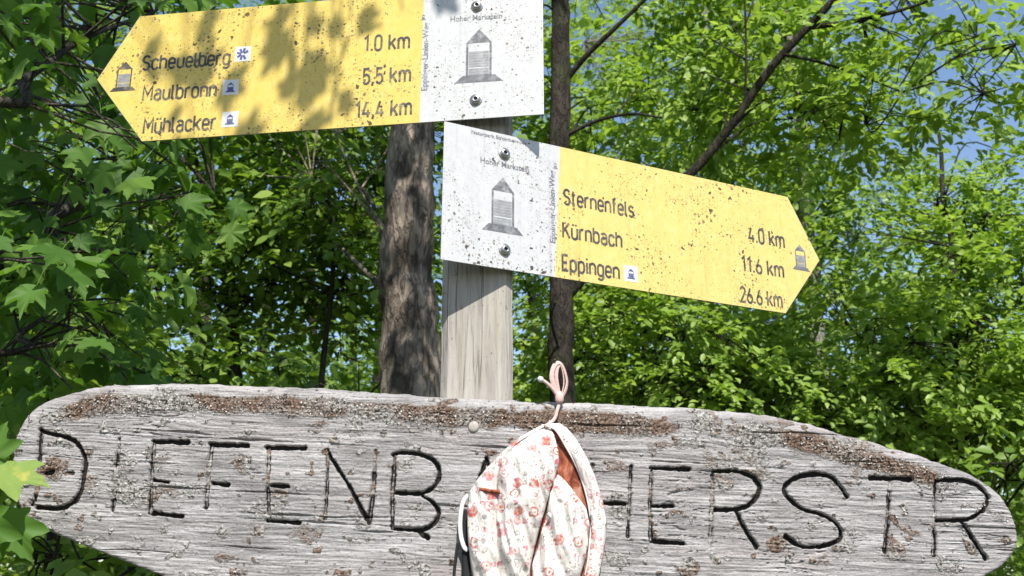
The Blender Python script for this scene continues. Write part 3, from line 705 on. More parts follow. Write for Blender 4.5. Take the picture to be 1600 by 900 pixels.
def bolt(parent, u, v, depth):
    mb = MB()
    def ring(rad, y): return [(u + rad * math.cos(2 * math.pi * k / 20), y, v + rad * math.sin(2 * math.pi * k / 20)) for k in range(20)]
    prof_ = [(.0135, -.0016), (.0135, -.0036), (.0125, -.0042), (.0098, -.0043), (.0094, -.0068), (.0080, -.0094), (.0056, -.0104), (.0042, -.0104), (.0040, -.0072)]
    b = len(mb.v)
    for rad, y in prof_: mb.v.extend(ring(rad, y))
    for i in range(len(prof_) - 1):
        for k in range(20): mb.f.append((b + i * 20 + k, b + i * 20 + (k + 1) % 20, b + (i + 1) * 20 + (k + 1) % 20, b + (i + 1) * 20 + k))
    bo = mb.build('bolt', M['steel'], parent, True)
    mb = MB(); mb.v.extend(ring(.0041, -.0073)); mb.f.append(tuple(range(20))); mb.build('socket', M['rubber'], bo)
    mb = MB(); mb.tube([(u, .0018, v), (u, depth, v)], .007, 12); mb.build('spacer', M['steel'], bo)

def sign(name, label, PL, outline, split, white_left, ymat):
    root = empty(name, (PL.A[0], PL.A[1], 0), PL.yaw); tag(root, label, 'sign')
    mb = MB(); mb.prism(outline, -.0015, .0015); pl = mb.build('plate', M['alu'], root)
    bv = pl.modifiers.new('b', 'BEVEL'); bv.width = .0006; bv.segments = 2
    (ua, va), (ub, vb) = split       # bottom, top of the colour boundary
    e = .0012
    c = np.mean(outline, 0); inn = [tuple(np.array(p) + (c - np.array(p)) / np.linalg.norm(c - np.array(p)) * e) for p in outline]
    bm = bmesh.new(); f = bm.faces.new([bm.verts.new((p[0], -.0018, p[1])) for p in inn])
    bm.normal_update()
    nrm = Vector((vb - va, 0, -(ub - ua))).normalized()
    for keep_left, nm, mt in ((True, 'white_field' if white_left else 'yellow_field', M['white'] if white_left else ymat), (False, 'yellow_field' if white_left else 'white_field', ymat if white_left else M['white'])):
        b2 = bm.copy(); bmesh.ops.bisect_plane(b2, geom=b2.verts[:] + b2.edges[:] + b2.faces[:], plane_co=(ua, 0, va), plane_no=nrm, clear_outer=keep_left, clear_inner=not keep_left)
        me = bpy.data.meshes.new(nm); b2.to_mesh(me); b2.free(); me.materials.append(mt)
        link(bpy.data.objects.new(nm, me), root)
    bm.free()
    return root

# --- upper sign, pointing left
PL = Plane(at(690, 150, 1.982), R(-7.5))
vt, vb = 2.877, 2.5635
L0 = PL.uv(152, 125); a = PL.uv(219, 26); b = PL.uv(222, 221.5); c = PL.uv(850, 179)
outl = [(L0[0], L0[1]), (b[0], b[1]), (c[0], c[1]), (c[0], c[1] + .318), (a[0], a[1])]
sp_ = PL.uv(655.5, 189)[0]
S1 = sign('arrow_sign', 'yellow and white arrow sign pointing left, Scheuelberg on its top line', PL, outl, ((sp_, 2.5), (sp_ + .003, 2.9)), False, M['yellow'])
for s, a, b, h in (('Scheuelberg', (222, 108.5), (360, 102.5), .0345), ('Maulbronn', (222, 158), (339, 150.7), .0350), ('Mühlacker', (223, 209), (338, 202.7), .0355), ('1.0 km', (568, 80), (641, 76.5), .0365), ('5,5 km', (566, 132), (642.7, 128), .0365), ('14,4 km', (554.7, 185), (644, 179.5), .0365)):
    line_text(PL, s, a, b, h, M['print'], S1, din=True)
u0, v0 = PL.uv(192, 143); tower(S1, u0, v0, .036, .074, .062, col='print')
for px, py, k in ((380, 85, 'star'), (361, 137, 'tower'), (360, 187, 'tower')):
    u0, v0 = PL.uv(px, py); sticker(S1, u0, v0, .037, k)
u0, v0 = PL.uv(748, 129); tower(S1, u0, v0, .056, .128, .106)
line_text(PL, 'Hoher Markstein', (704, 36), (785, 28), .0135, M['print_grey'], S1)
u0, v0 = PL.uv(666, 142); u1, v1 = PL.uv(660, 36); text_mesh('lettering', 'Eppinger-Linien-Weg', v0, v1, u0 + .002, .0135, LY, M['print_violet'], S1, True)
u0, v0 = PL.uv(662, 32); tower(S1, u0, v0, .007, .014, .014, True, 'print_violet')
for px, py in ((745.9, 10.7), (744, 157)):
    u0, v0 = PL.uv(px, py); bolt(S1, u0, v0, .017)

# --- lower sign, pointing right
PL = Plane(at(797, 300, 1.983), R(27))
pts = [PL.uv(*p) for p in ((687, 405), (1227, 490), (1280, 407), (1230, 308), (695, 190))]
pts[0][1] = 2.2325; pts[4][1] = 2.531; pts[0][0] = -.1535; pts[4][0] = -.1515
s0 = PL.uv(866.9, 430); s1 = PL.uv(874.6, 231)
S2 = sign('arrow_sign', 'yellow and white arrow sign pointing right, Sternenfels on its top line', PL, [tuple(p) for p in pts], (tuple(s0), tuple(s1)), True, M['yellow_clean'])
for s, a, b, h in (('Sternenfels', (879.3, 317), (990.7, 341.8), .0335), ('Kürnbach', (877.7, 370.4), (972, 387.8), .0335), ('Eppingen', (876.8, 422.6), (968, 435.7), .0335), ('4.0 km', (1168.8, 377.8), (1225.7, 387), .0350), ('11.6 km', (1158, 423), (1224.8, 433.9), .0350), ('26.6 km', (1155.7, 471), (1222.6, 481.5), .0350)):
    line_text(PL, s, a, b, h, M['print'], S2, din=True)
u0, v0 = PL.uv(1251.5, 423); tower(S2, u0, v0, .032, .066, .054)
u0, v0 = PL.uv(985, 428); sticker(S2, u0, v0, .036, 'tower')
u0, v0 = PL.uv(785, 364); tower(S2, u0, v0, .052, .122, .094)
line_text(PL, 'Hoher Markstein', (750, 254.7), (826, 270), .0135, M['print_grey'], S2)
line_text(PL, 'Naturpark Stromberg-He', (736, 209.5), (822, 227), .0085, M['print_grey'], S2)
u0, v0 = PL.uv(863, 380); u1, v1 = PL.uv(869, 268); text_mesh('lettering', 'Eppinger-Linien-Weg', v0, v1, u0 + .006, .0135, LY, M['print_violet'], S2, True)
u0, v0 = PL.uv(867, 264); tower(S2, u0, v0, .007, .014, .014, True, 'print_violet')
for px, py in ((787, 240.7), (787.5, 391)):
    u0, v0 = PL.uv(px, py); bolt(S2, u0, v0, .018)

# ------------------------------------------------------------------ carved board
BY, BTH = 1.949, .047
def bxz(px, py): p = at(px, py, BY); return (p[0], p[2])
topo = [(19, 705), (21, 685), (27, 664), (45, 640), (75, 622), (110, 611), (150, 602), (200, 598), (300, 597), (400, 600), (500, 604), (600, 611), (700, 618), (800, 623), (900, 627), (1000, 632), (1100, 637), (1200, 646), (1250, 656), (1350, 685), (1450, 713), (1520, 740), (1560, 765), (1583, 795), (1592, 825)]
boto = [(19, 705), (20, 740), (25, 775), (35, 800), (55, 818), (90, 836), (150, 860), (240, 895), (330, 930), (450, 962), (600, 980), (800, 990), (1000, 990), (1200, 982), (1350, 962), (1480, 925), (1550, 895), (1580, 870), (1591, 845), (1592, 825)]
TO = spline([bxz(*p) for p in topo], 500); BO = spline([bxz(*p) for p in boto], 500)
xl, xr = TO[0, 0], TO[-1, 0]
NX, NZ = 1560, 330
uu = np.linspace(0, 1, NX); ee = .018
xx = xl + (xr - xl) * np.clip(uu + ee * np.sin(uu * 2 * np.pi) * 0, 0, 1)
# closer columns near the rounded ends
s_ = uu * (xr - xl); xx = xl + np.where(s_ < .06, s_ ** 2 / .06, np.where(s_ > (xr - xl) - .06, (xr - xl) - ((xr - xl) - s_) ** 2 / .06, s_))
def env(Q): k = np.argsort(Q[:, 0], kind='stable'); return np.interp(xx, Q[k, 0], Q[k, 1])
zt, zb = env(TO), env(BO)
zt[0] = zb[0] = TO[0, 1]; zt[-1] = zb[-1] = TO[-1, 1]
edge_n = (fbm(xx * 40 + 9, xx * 0 + 3, 2, 3) - .5) * .006; wend = np.clip(np.minimum(xx - xl, xr - xx) / .05, 0, 1)
zt = zt + edge_n * wend
vv = np.linspace(0, 1, NZ)
X = np.repeat(xx[:, None], NZ, 1); Z = zb[:, None] + (zt - zb)[:, None] * vv[None, :]
LOOP = np.concatenate([np.stack([xx, zt], -1)[::4], np.stack([xx, zb], -1)[::4]])
def mind(px_, pz_, Q):
    out = np.full(px_.shape, 1e9)
    for q in Q: out = np.minimum(out, (px_ - q[0]) ** 2 + (pz_ - q[1]) ** 2)
    return np.sqrt(out)
dt = np.full(X.shape, 1e9)
slope_t = np.gradient(zt, xx + 1e-12 * np.arange(NX)); slope_b = np.gradient(zb, xx + 1e-12 * np.arange(NX))
dtop = (zt[:, None] - Z) / np.sqrt(1 + np.clip(slope_t, -6, 6)[:, None] ** 2); dbot = (Z - zb[:, None]) / np.sqrt(1 + np.clip(slope_b, -6, 6)[:, None] ** 2)
# relief: grain, cracks, rounded edges
wx = X + .02 * (fbm(X * 3, Z * 9, 4, 3) - .5); wz = Z + .055 * X * 0 + .018 * (fbm(X * 4 + 7, Z * 7, 5, 3) - .5) + .046 * X
g = fbm(wx * 7 + 100, wz * 150 + 100, 0, 4); g2 = fbm(wx * 13 + 60, wz * 320 + 60, 1, 3)
for kx, ky, ka in ((265, 648, .018), (905, 705, .012), (1190, 700, .016), (700, 870, .014), (330, 850, .012), (1330, 800, .014)):
    qx, qz = bxz(kx, ky); rr2 = ((X - qx) / .055) ** 2 + ((Z - qz) / .020) ** 2; wz = wz + ka * np.exp(-rr2) * np.sign(Z - qz + 1e-6) * np.sqrt(rr2 + .05)
g = fbm(wx * 7 + 100, wz * 150 + 100, 0, 4); g2 = fbm(wx * 16 + 60, wz * 340 + 60, 1, 3)
rel = (g - .5) * .0036 + (g2 - .5) * .0030 + (fbm(X * 260, Z * 260, 4, 2) - .5) * .0014
crk = fbm(wx * 5 + 33, wz * 95 + 11, 3, 3); crm = fbm(X * 6 + 3, Z * 14 + 8, 6, 2)
rel -= .0045 * np.clip((.016 - np.abs(crk - .5)) / .016, 0, 1) * np.clip((crm - .52) * 8, 0, 1)
rc_ = np.random.RandomState(14)
for i in range(26):
    cx0 = rc_.uniform(-.9, .8); cl_ = rc_.uniform(.08, .38); cz0 = rc_.uniform(1.58, 1.97) - .046 * cx0
    cz = cz0 - .046 * (X - cx0) + .010 * (fbm(X * 9 + i * 7, X * 0 + i, i % 5, 3) - .5)
    tt = np.clip((X - cx0) / cl_, 0, 1); wdt = .0024 * np.sin(np.pi * tt) * (.4 + fbm(X * 30 + i, X * 0, 1, 2))
    rel -= .0060 * np.clip((wdt - np.abs(Z - cz)) / .0014, 0, 1)
def rnd(d, r_, dep): t = np.clip(d / r_, 0, 1); return dep * (1 - np.sqrt(np.clip(1 - (1 - t) ** 2, 0, 1)))
nedge = .7 + .6 * fbm(X * 12 + 5, Z * 3, 2, 3)
rel -= rnd(dtop, .026 * nedge, .024) + rnd(dbot, .007, .007)
# lichen crust: thick along the top, in patches below
topd = zt[:, None] - Z
band = np.exp(-((topd - .040) / .020) ** 2) * np.clip(fbm(X * 5.5 + 3, Z * 4 + 2, 1, 3) * 3.4 - .75, 0, 1)
patch = np.clip((fbm(X * 15 + 70, Z * 24 + 20, 5, 5) - .55) * 4.5, 0, .62)
for kx, ky, kr, ka in ((690, 642, 13, 1), (640, 648, 16, .9), (780, 648, 16, .8), (1075, 890, 20, 1), (1216, 851, 17, .9), (1312, 853, 16, .8), (230, 770, 24, .7), (1130, 755, 18, .7), (570, 810, 20, .7), (380, 724, 18, .8), (1395, 860, 26, .7), (1180, 690, 40, .75), (195, 765, 26, .9), (88, 730, 24, .8), (1105, 660, 30, .8), (1340, 690, 30, .7), (430, 770, 16, .6), (345, 830, 10, .8), (1560, 810, 12, .6)):
    qx, qz = bxz(kx, ky); rr_ = np.hypot(X - qx, (Z - qz) * 1.15) / (kr / 790.0); patch = np.maximum(patch, ka * np.clip(2.2 - 2.0 * rr_ + 2.2 * (fbm(X * 60 + kx, Z * 60, 3, 3) - .5), 0, 1))
patch = np.maximum(patch, np.clip((fbm(X * 45 + 10, Z * 50 + 50, 6, 3) - .66) * 9, 0, 1))
lich = np.clip(np.maximum(band, patch * .9), 0, 1)
rough_l = fbm(X * 330, Z * 330, 2, 2)
rel += lich * (.0010 + .0056 * (rough_l - .38))
# carved letters
ST_ = [
 [(62, 672), (75, 677), (100, 682), (118, 692), (128, 707), (132, 725), (129, 745), (126, 765), (120, 778), (108, 788), (92, 794), (72, 794), (57, 793)], 
 [(64, 675), (60, 720), (58, 760), (50, 788), 'w'],
 [(72, 739), (82, 737), 'w'], [(103, 741), (112, 739), 'w'],
 [(186, 686), (183, 720), (179, 760), (175, 797), 'w'],
 [(240, 690), (292, 691)], [(240, 690), (236, 740), (234, 800), 'w'], [(240, 750), (262, 754)], [(238, 802), (285, 807)],
 [(330, 695), (386, 696)], [(330, 697), (325, 745), (321, 792), 'w'], [(332, 755), (355, 758)],
 [(417, 699), (476, 700)], [(420, 700), (418, 750), (420, 812), 'w'], [(423, 759), (449, 760)], [(417, 814), (468, 817)],
 [(511, 703), (511, 750), (507, 810), 'w'], [(512, 708), (545, 760), (576, 818)], [(587, 705), (583, 760), (577, 815), 'w'],
 [(617, 710), (613, 770), (613, 826), 'w'], [(614, 711), (628, 707), (655, 710), (676, 718), (686, 735), (684, 752), (672, 765), (655, 771), (620, 770)],
 [(660, 775), (676, 785), (685, 803), (678, 818), (662, 827), (640, 828), (614, 826)], [(652, 828), (668, 841)],
 [(760, 716), (724, 835)], [(760, 716), (800, 838)], [(738, 795), (787, 797)],
 [(895, 750), (870, 728), (840, 732), (820, 760), (818, 800), (832, 834), (860, 844), (890, 830)],
 [(926, 727), (924, 842), 'w'], [(986, 729), (984, 780), (981, 838), 'w'], [(928, 786), (977, 787)],
 [(1016, 731), (1077, 733)], [(1018, 735), (1016, 790), (1017, 845), 'w'], [(1020, 791), (1051, 791)], [(1018, 845), (1068, 849)],
 [(1114, 736), (1112, 800), (1110, 854), 'w'], [(1114, 737), (1145, 735.6), (1171, 742), (1186, 757), (1186, 771), (1175, 786), (1154, 795), (1119, 797)], [(1151, 799), (1162, 823), (1182, 855)],
 [(1324, 777), (1311, 757), (1296, 744), (1272, 741), (1250, 744), (1232, 755), (1226, 768), (1235, 781), (1254, 795), (1281, 803), (1302, 814), (1313, 827), (1313, 841), (1300, 849), (1276, 855), (1250, 853), (1228, 838)],
 [(1361, 746.6), (1423, 749)], [(1392, 751), (1388, 800), (1383, 862), 'w'],
 [(1462, 753), (1460, 800), (1460, 867), 'w'], [(1462, 752), (1499, 749.6), (1525, 757), (1543, 775), (1541, 792), (1530, 803), (1508, 812), (1464, 814)], [(1504, 816), (1522, 845), (1541, 873)]]
gd = np.full(X.shape, 1.0); gw = np.zeros(X.shape)
for st in ST_:
    weak = st[-1] == 'w'; pp = [p for p in st if p != 'w']
    Q = np.array([bxz(*p) for p in pp]); Q = spline(Q, max(4, 6 * len(Q))) if len(Q) > 2 else Q
    x0, z0 = Q.min(0) - .012; x1, z1 = Q.max(0) + .012
    ii = np.where((xx > x0) & (xx < x1))[0]
    if len(ii) == 0: continue
    sl = slice(ii[0], ii[-1] + 1); xs_, zs_ = X[sl], Z[sl]; d = np.full(xs_.shape, 1.0)
    for a, b in zip(Q[:-1], Q[1:]):
        ab = b - a; L2 = ab @ ab + 1e-12; t = np.clip(((xs_ - a[0]) * ab[0] + (zs_ - a[1]) * ab[1]) / L2, 0, 1)
        d = np.minimum(d, np.hypot(xs_ - a[0] - t * ab[0], zs_ - a[1] - t * ab[1]))
    k = d < gd[sl]; gd[sl] = np.where(k, d, gd[sl]); gw[sl] = np.where(k, 1.0 if weak else 0.0, gw[sl])
jit = (fbm(X * 130 + 4, Z * 130 + 4, 1, 3) - .5) * .0042
wid_ = np.where(gw > .5, .0046, .0048) * (.65 + .7 * fbm(X * 25, Z * 25, 3, 2))
prof_ = np.clip((wid_ * 1.08 - gd - jit) / .0019, 0, 1); core_ = np.clip(1 - (gd + jit * .5) / (wid_ * .55), 0, 1)
fill = np.where(gw > .5, np.clip(fbm(X * 38 + 20, Z * 38 + 9, 2, 3) * 2.6 - .75, .15, 1), 1.0)
rel = np.where(gd < .012, rel - prof_ * .0100 * (.35 + .65 * fill), rel)
paint_shade = prof_ * np.where(gw > .5, (.30 + .55 * fill) * (1 - .45 * core_), .62 + .25 * fbm(X * 40, Z * 40, 5, 2)) * np.where(gd < .012, 1, 0)
lich = np.where(gw > .5, np.maximum(lich, prof_ * (1 - fill) * 1.1), lich * (1 - prof_ * .9))
rust_ = np.zeros(X.shape)
for kx, kr, ka in ((420, 90, .9), (880, 150, 1.0), (1000, 60, .8), (1290, 60, .7), (690, 30, .8), (160, 60, .6)):
    qx = bxz(kx, 640)[0]; rust_ = np.maximum(rust_, ka * np.exp(-((X - qx) / (kr / 790)) ** 2) * np.clip(band * 1.4, 0, 1))
lich = np.clip(lich + .5 * rust_ * (paint_shade < .2), 0, 1)
front = np.stack([X, BY - rel, Z], -1)
V = front.reshape(-1, 3); idx = np.arange(NX * NZ).reshape(NX, NZ)
F = np.stack([idx[:-1, :-1], idx[1:, :-1], idx[1:, 1:], idx[:-1, 1:]], -1).reshape(-1, 4)
# edge and back
loop = np.concatenate([idx[:, 0], idx[-1, 1:-1], idx[::-1, -1], idx[0, -2:0:-1]])
lv = V[loop].copy(); rows = [loop]; extra = [V]; base_i = len(V)
for k, yy in enumerate((BY + .030, BY + BTH)):
    q = lv.copy(); q[:, 1] = yy
    if k == 1: q[:, 2] += np.where(q[:, 2] > 1.75, -.004, .004)
    extra.append(q); rows.append(base_i + np.arange(len(loop))); base_i += len(loop)
V = np.concatenate(extra); Fl = [F]
for ra, rb in zip(rows[:-1], rows[1:]): Fl.append(np.stack([np.roll(ra, -1), ra, rb, np.roll(rb, -1)], -1))
rb = rows[-1]; nb = NX
# back: strips between bottom and top loop points
bi = rb[:NX]; ti = rb[NX + NZ - 2: NX + NZ - 2 + NX][::-1]
Fl.append(np.stack([bi[1:], bi[:-1], ti[:-1], ti[1:]], -1))
F = np.concatenate(Fl)
att = lambda a: np.concatenate([a.ravel(), np.zeros(len(V) - a.size)])
board = empty('carved_board', (0, BY + BTH, 0)); tag(board, 'long weathered grey wooden board carved DIEFENBACHERSTR with lichen along its top', 'sign board')
off = np.array([0, BY + BTH, 0])
mesh_obj('plank', V - off, F, M['board'], board, smooth=True, attrs={'lichen': att(lich), 'paint_shade': att(paint_shade), 'rust': att(rust_)})
# loose lichen flakes standing off the wood
rng = np.random.RandomState(9)
prob = (lich ** 1.5 * (.35 + band)).ravel() * (paint_shade.ravel() < .3); prob /= prob.sum()
sel = rng.choice(X.size, 3000, p=prob)
fl = front.reshape(-1, 3)[sel]
T_F = (np.array([(0, 0, -.15)] + [((.5 + .22 * math.sin(k * 2.6)) * math.cos(2 * math.pi * k / 7), (.5 + .22 * math.sin(k * 2.6)) * math.sin(2 * math.pi * k / 7), .14 + .1 * math.cos(k * 1.9)) for k in range(7)]), [(0, 1 + k, 1 + (k + 1) % 7) for k in range(7)])
nn = np.array([0, -1, .25]) + rng.normal(size=(len(fl), 3)) * .45; ax_ = rng.normal(size=(len(fl), 3))
ml = NT('lichen_flakes'); gi = ml.n('NewGeometry')
ml.pbr(ml.ramp(gi.outputs['Random Per Island'], (0, (.04, .035, .03)), (.25, (.13, .085, .06)), (.42, (.22, .165, .135)), (.65, (.36, .345, .325)), (1, (.55, .54, .52))), .9, .1)
o = leaves('lichen', fl - off + np.array([0, -.0012, 0]), ax_, nn, rng.uniform(.0014, .0044, len(fl)), T_F, ml.m, board, rng); o['kind'] = 'stuff'
# pale screw cap above the letters
p = at(740, 667, BY); mb = MB(); b0 = []
for rad, y in ((.0105, .001), (.0105, -.0022), (.0092, -.0036), (.004, -.0042), (.0006, -.0043)):
    for k in range(16): mb.v.append((p[0] + rad * math.cos(k * math.pi / 8), BY + y - off[1], p[2] + rad * math.sin(k * math.pi / 8)))
for i in range(4):
    for k in range(16): mb.f.append((i * 16 + k, i * 16 + (k + 1) % 16, (i + 1) * 16 + (k + 1) % 16, (i + 1) * 16 + k))
mb.build('screw_cap', M['screwcap'], board, True)

# ------------------------------------------------------------------ cloth bag hung on the board
def mat_floral():
    m = NT('floral_cotton'); v = m.coords(); s = m.n('SeparateXYZ'); m.l(v, s.inputs[0]); c2 = m.n('CombineXYZ')
    m.l(s.outputs[0], c2.inputs[0]); m.l(s.outputs[2], c2.inputs[1]); p = c2.outputs[0]
    wn = m.n('TexNoise'); m.l(p, wn.inputs['Vector']); wn.inputs['Scale'].default_value = 120
    wv = m.n('VectorMath', operation='MULTIPLY_ADD'); m.l(wn.outputs['Color'], wv.inputs[0]); wv.inputs[1].default_value = (.011,) * 3; m.l(p, wv.inputs[2])
    col = m.mix(m.ramp(m.noise(p, 30, 3), (.4, 0.0), (.8, .25)), (.62, .585, .55), (.56, .45, .39))
    for sc_, r0_, r1_, rin, cA, cB, thr in ((38, .22, .36, .15, (.42, .05, .035), (.52, .17, .19), .55), (66, .16, .30, .0, (.45, .10, .14), (.22, .22, .20), .55), (130, .0, .22, .0, (.36, .13, .13), (.30, .28, .25), .6)):
        vo = m.n('TexVoronoi', voronoi_dimensions='2D'); m.l(wv.outputs[0], vo.inputs['Vector']); vo.inputs['Scale'].default_value = sc_; vo.inputs['Randomness'].default_value = .85
        sx = m.n('SeparateXYZ'); m.l(vo.outputs['Color'], sx.inputs[0]); d = vo.outputs['Distance']
        on = m.math('GREATER_THAN', sx.outputs[0], thr)
        ringk = m.math('MULTIPLY', m.math('GREATER_THAN', d, r0_), m.math('LESS_THAN', d, r1_)); 
        full = m.math('MULTIPLY', m.math('GREATER_THAN', sx.outputs[2], .7), m.math('LESS_THAN', d, r0_))
        k = m.math('MULTIPLY', on, m.math('ADD', ringk, full, True))
        cc = m.mix(m.math('GREATER_THAN', sx.outputs[1], .5), cA, cB)
        col = m.mix(m.math('MULTIPLY', k, m.ramp(wn.outputs[0], (.35, .35), (.6, .9))), col, cc)
        if rin: col = m.mix(m.math('MULTIPLY', on, m.math('LESS_THAN', d, rin * .6)), col, (.52, .18, .07))
    cr_ = m.noise(m.coords((1, 1, .3)), 70, 4, .6, 1.2); p_ = m.pbr(col, .85, .15, normal=m.bump(m.math('ADD', cr_, m.math('MULTIPLY', m.noise(p, 420, 2), .1)), .75, .006)); return m.m
M['floral'] = mat_floral()
ml_ = NT('rust_orange_lining'); mn_ = ml_.noise(ml_.coords((1, 1, .4)), 60, 4, .6, .8)
ml_.pbr(ml_.ramp(mn_, (.38, (.12, .03, .018)), (.54, (.28, .085, .045)), (.70, (.44, .25, .18))), .85, .12, normal=ml_.bump(mn_, .8, .008)); M['lining'] = ml_.m
M['pink'] = mat_simple('pale_pink_cord', (.60, .42, .38), .8, .2, nscale=220, amt=.18, bump=.3)
M['whitecloth'] = mat_simple('white_webbing', (.66, .645, .63), .8, .2, nscale=260, amt=.12, bump=.3)
M['black'] = mat_simple('black_webbing', (.018, .018, .02), .7, .25, nscale=260, amt=.2, bump=.3)
BG0 = at(845, 990, BY - .03)
bag = empty('cloth_bag', BG0); tag(bag, 'white floral cotton bag with orange lining hung by pink cord over the board', 'bag')
def zp(x, y): return (680 + x / 2.5, 540 + y / 2.5)
def panel(name, lft, rgt, base, bulge, mat, nu=28, nv=46, folds=0.0, seed=0, pw=.6, thick=.0016):
    lft = np.array([zp(*p) for p in lft]); rgt = np.array([zp(*p) for p in rgt])
    y0 = max(lft[0, 1], rgt[0, 1]); y1 = min(lft[-1, 1], rgt[-1, 1]); ys = np.linspace(y0, y1, nv); V = []
    for j, y in enumerate(ys):
        a = np.interp(y, lft[:, 1], lft[:, 0]); b = np.interp(y, rgt[:, 1], rgt[:, 0])
        for i in range(nu):
            u = i / (nu - 1); px = a + (b - a) * u
            d = base + bulge * (math.sin(math.pi * u) ** pw if 0 < u < 1 else 0) * min(1, (j + .5) / nv * 4) 
            P = at(px, y, BY)
            if folds: d += folds * (1 - 2 * abs(fbm(np.array(P[0] * 30 + P[2] * 7 + seed), np.array(P[2] * 7 + seed), 2, 3) - .5) * 2.2) * min(1, (j + .5) / nv * 5)
            V.append((P[0], BY - d, P[2]))
    ix = np.arange(nu * nv).reshape(nv, nu); F = np.stack([ix[:-1, :-1], ix[1:, :-1], ix[1:, 1:], ix[:-1, 1:]], -1).reshape(-1, 4)
    o = mesh_obj(name, np.array(V) - BG0, F, mat, bag, smooth=True)
    so_ = o.modifiers.new('s', 'SOLIDIFY'); so_.thickness = thick; so_.offset = 0
    return o
LE = [(425, 312), (385, 335), (325, 370), (262, 425), (205, 485), (165, 535), (135, 580), (128, 660), (132, 760), (142, 860), (160, 960), (200, 1050), (260, 1110)]
RE = [(436, 312), (480, 312), (505, 325), (550, 380), (590, 450), (622, 530), (648, 610), (663, 690), (662, 750), (650, 820), (636, 890), (610, 980), (560, 1060), (500, 1110)]
panel('back_panel', LE, RE, .006, .010, M['floral'], 24, 40, .004, 1)
panel('lining', [(440, 328), (450, 420), (430, 560), (380, 760), (350, 900), (350, 1080)], [(455, 328), (530, 400), (585, 520), (612, 640), (612, 740), (590, 900), (560, 1080)], .020, .004, M['lining'], 18, 36, .006, 2)
panel('side_panel', [p for p in LE if p[1] > 300], [(437, 316), (400, 340), (330, 385), (275, 440), (258, 520), (256, 660), (250, 800), (258, 960), (280, 1100)], .022, .012, M['floral'], 24, 64, .016, 3)
panel('front_panel', [(425, 320), (385, 350), (315, 400), (262, 450), (246, 530), (244, 660), (238, 800), (245, 960), (270, 1100)],
      [(440, 320), (462, 360), (476, 420), (480, 470), (466, 520), (444, 575), (428, 640), (404, 720), (384, 800), (368, 880), (362, 1000), (370, 1100)], .026, .026, M['floral'], 48, 76, .020, 4, .7)
panel('pocket_panel', [(462, 500), (452, 540), (443, 600), (432, 660), (412, 740), (394, 800), (378, 860), (374, 920), (380, 1100)],
      [(474, 500), (524, 560), (558, 606), (584, 645), (596, 700), (594, 780), (576, 850), (560, 900), (540, 1000), (480, 1100)], .024, .024, M['floral'], 34, 54, .020, 5, .7)
panel('rim', [(436, 314), (462, 332), (505, 400), (545, 470), (578, 560), (598, 650), (602, 730), (594, 830), (582, 900), (560, 980), (500, 1090)], [p for p in RE], .030, .010, M['floral'], 14, 46, .006, 6)
def bag_tube(name, pts, rad, mat, n=8, flat=None):
    q = spline([np.asarray(p) - BG0 for p in pts], 10 * len(pts)); mb = MB(); mb.tube(q, rad, n, flat=flat); return mb.build(name, mat, bag, True)
zpt = lambda x, y, d: at(*zp(x, y), BY - d)
bag_tube('edging', [zpt(*p, .034) for p in ((432, 314), (470, 330), (512, 398), (550, 468), (583, 556), (603, 648), (607, 730), (598, 830), (586, 900))], .0019, M['whitecloth'])
bag_tube('edging', [zpt(*p, .030) for p in ((428, 314), (385, 338), (320, 378), (258, 432), (200, 492), (160, 542), (134, 582))], .0018, M['whitecloth'])
bag_tube('edging', [zpt(*p, .050) for p in ((440, 655), (462, 680), (485, 708), (508, 728))], .003, M['whitecloth'])
bag_tube('tag', [zpt(*p, .046) for p in ((172, 560), (200, 566), (228, 570), (252, 570))], .0062, M['lining'], 8, .6)
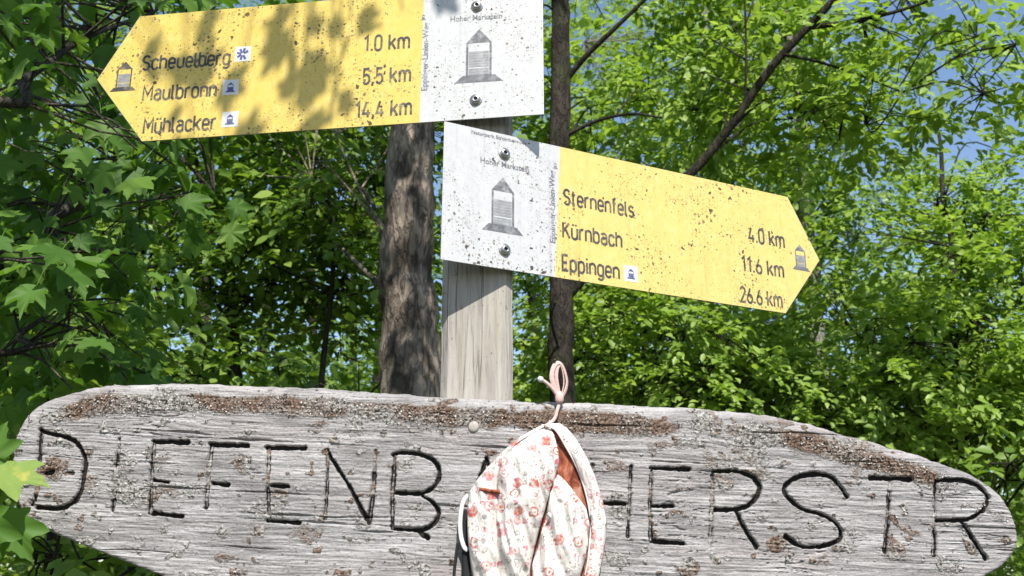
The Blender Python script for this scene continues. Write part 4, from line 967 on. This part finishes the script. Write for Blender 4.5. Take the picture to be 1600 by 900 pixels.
bag_tube('strap', [zpt(*p, .022) for p in ((130, 582), (108, 615), (98, 680), (100, 740), (112, 785), (128, 800))], .0042, M['whitecloth'], 8, .35)
bag_tube('strap', [zpt(*p, .014) for p in ((118, 640), (116, 720), (120, 800), (122, 900), (130, 980))], .0072, M['black'], 8, .3)
bag_tube('strap', [zpt(*p, .018) for p in ((88, 770), (80, 830), (74, 900), (84, 980))], .0028, M['black'], 8)
# pink cord: over the top edge of the board, tied in a standing loop
kn = at(875, 627, BY + .004)
def k(px, py, d): return at(px, py, BY - d)
bag_tube('cord', [zpt(430, 316, .034), k(866, 655, .014), k(871, 640, .010), k(874, 628, .004), k(872, 612, .006)], .0036, M['pink'])
bag_tube('cord_loop', [k(873, 622, .006), k(866, 606, .010), k(862, 588, .012), k(866, 572, .010), k(874, 567, .006), k(881, 576, 0), k(886, 596, -.004), k(883, 612, 0), k(876, 624, .004)], .0048, M['pink'], 8, .3)
bag_tube('cord_loop', [k(874, 620, .004), k(871, 604, .006), k(869, 588, .008), k(871, 574, .008), k(876, 571, .004), k(880, 584, 0), k(881, 602, -.002), k(877, 620, .002)], .0040, M['pink'], 8, .3)
bag_tube('cord_end', [k(872, 620, .006), k(862, 606, .012), k(852, 597, .016), k(843, 592, .018)], .0034, M['pink'])
mb = MB(); mb.tube([np.array(q) - BG0 for q in (k(841, 590, .018), k(845, 593, .018), k(848, 595, .017))], [.004, .0062, .004], 8); mb.build('cord_tip', M['whitecloth'], bag, True)
mb = MB(); mb.tube([np.array(q) - BG0 for q in (k(873, 632, .006), k(874, 626, .006), k(874, 618, .006), k(873, 612, .006))], [.0045, .0085, .0085, .0045], 10); mb.build('knot', M['pink'], bag, True)
# bent nail that holds the loop
mb = MB(); q = spline([at(870, 634, BY + .02), at(869, 610, BY + .018), at(868, 582, BY + .012), at(867, 566, BY + .002), at(867, 562, BY - .014)], 16)
N0 = q[0]; mb.tube(q - N0, .0024, 8)
o = mb.build('nail', mat_simple('rusty_iron', (.13, .07, .045), .7, .3, .5, 120, .3), None, True); o.location = N0
tag(o, 'rusty bent nail in the board top holding the pink cord loop', 'nail')
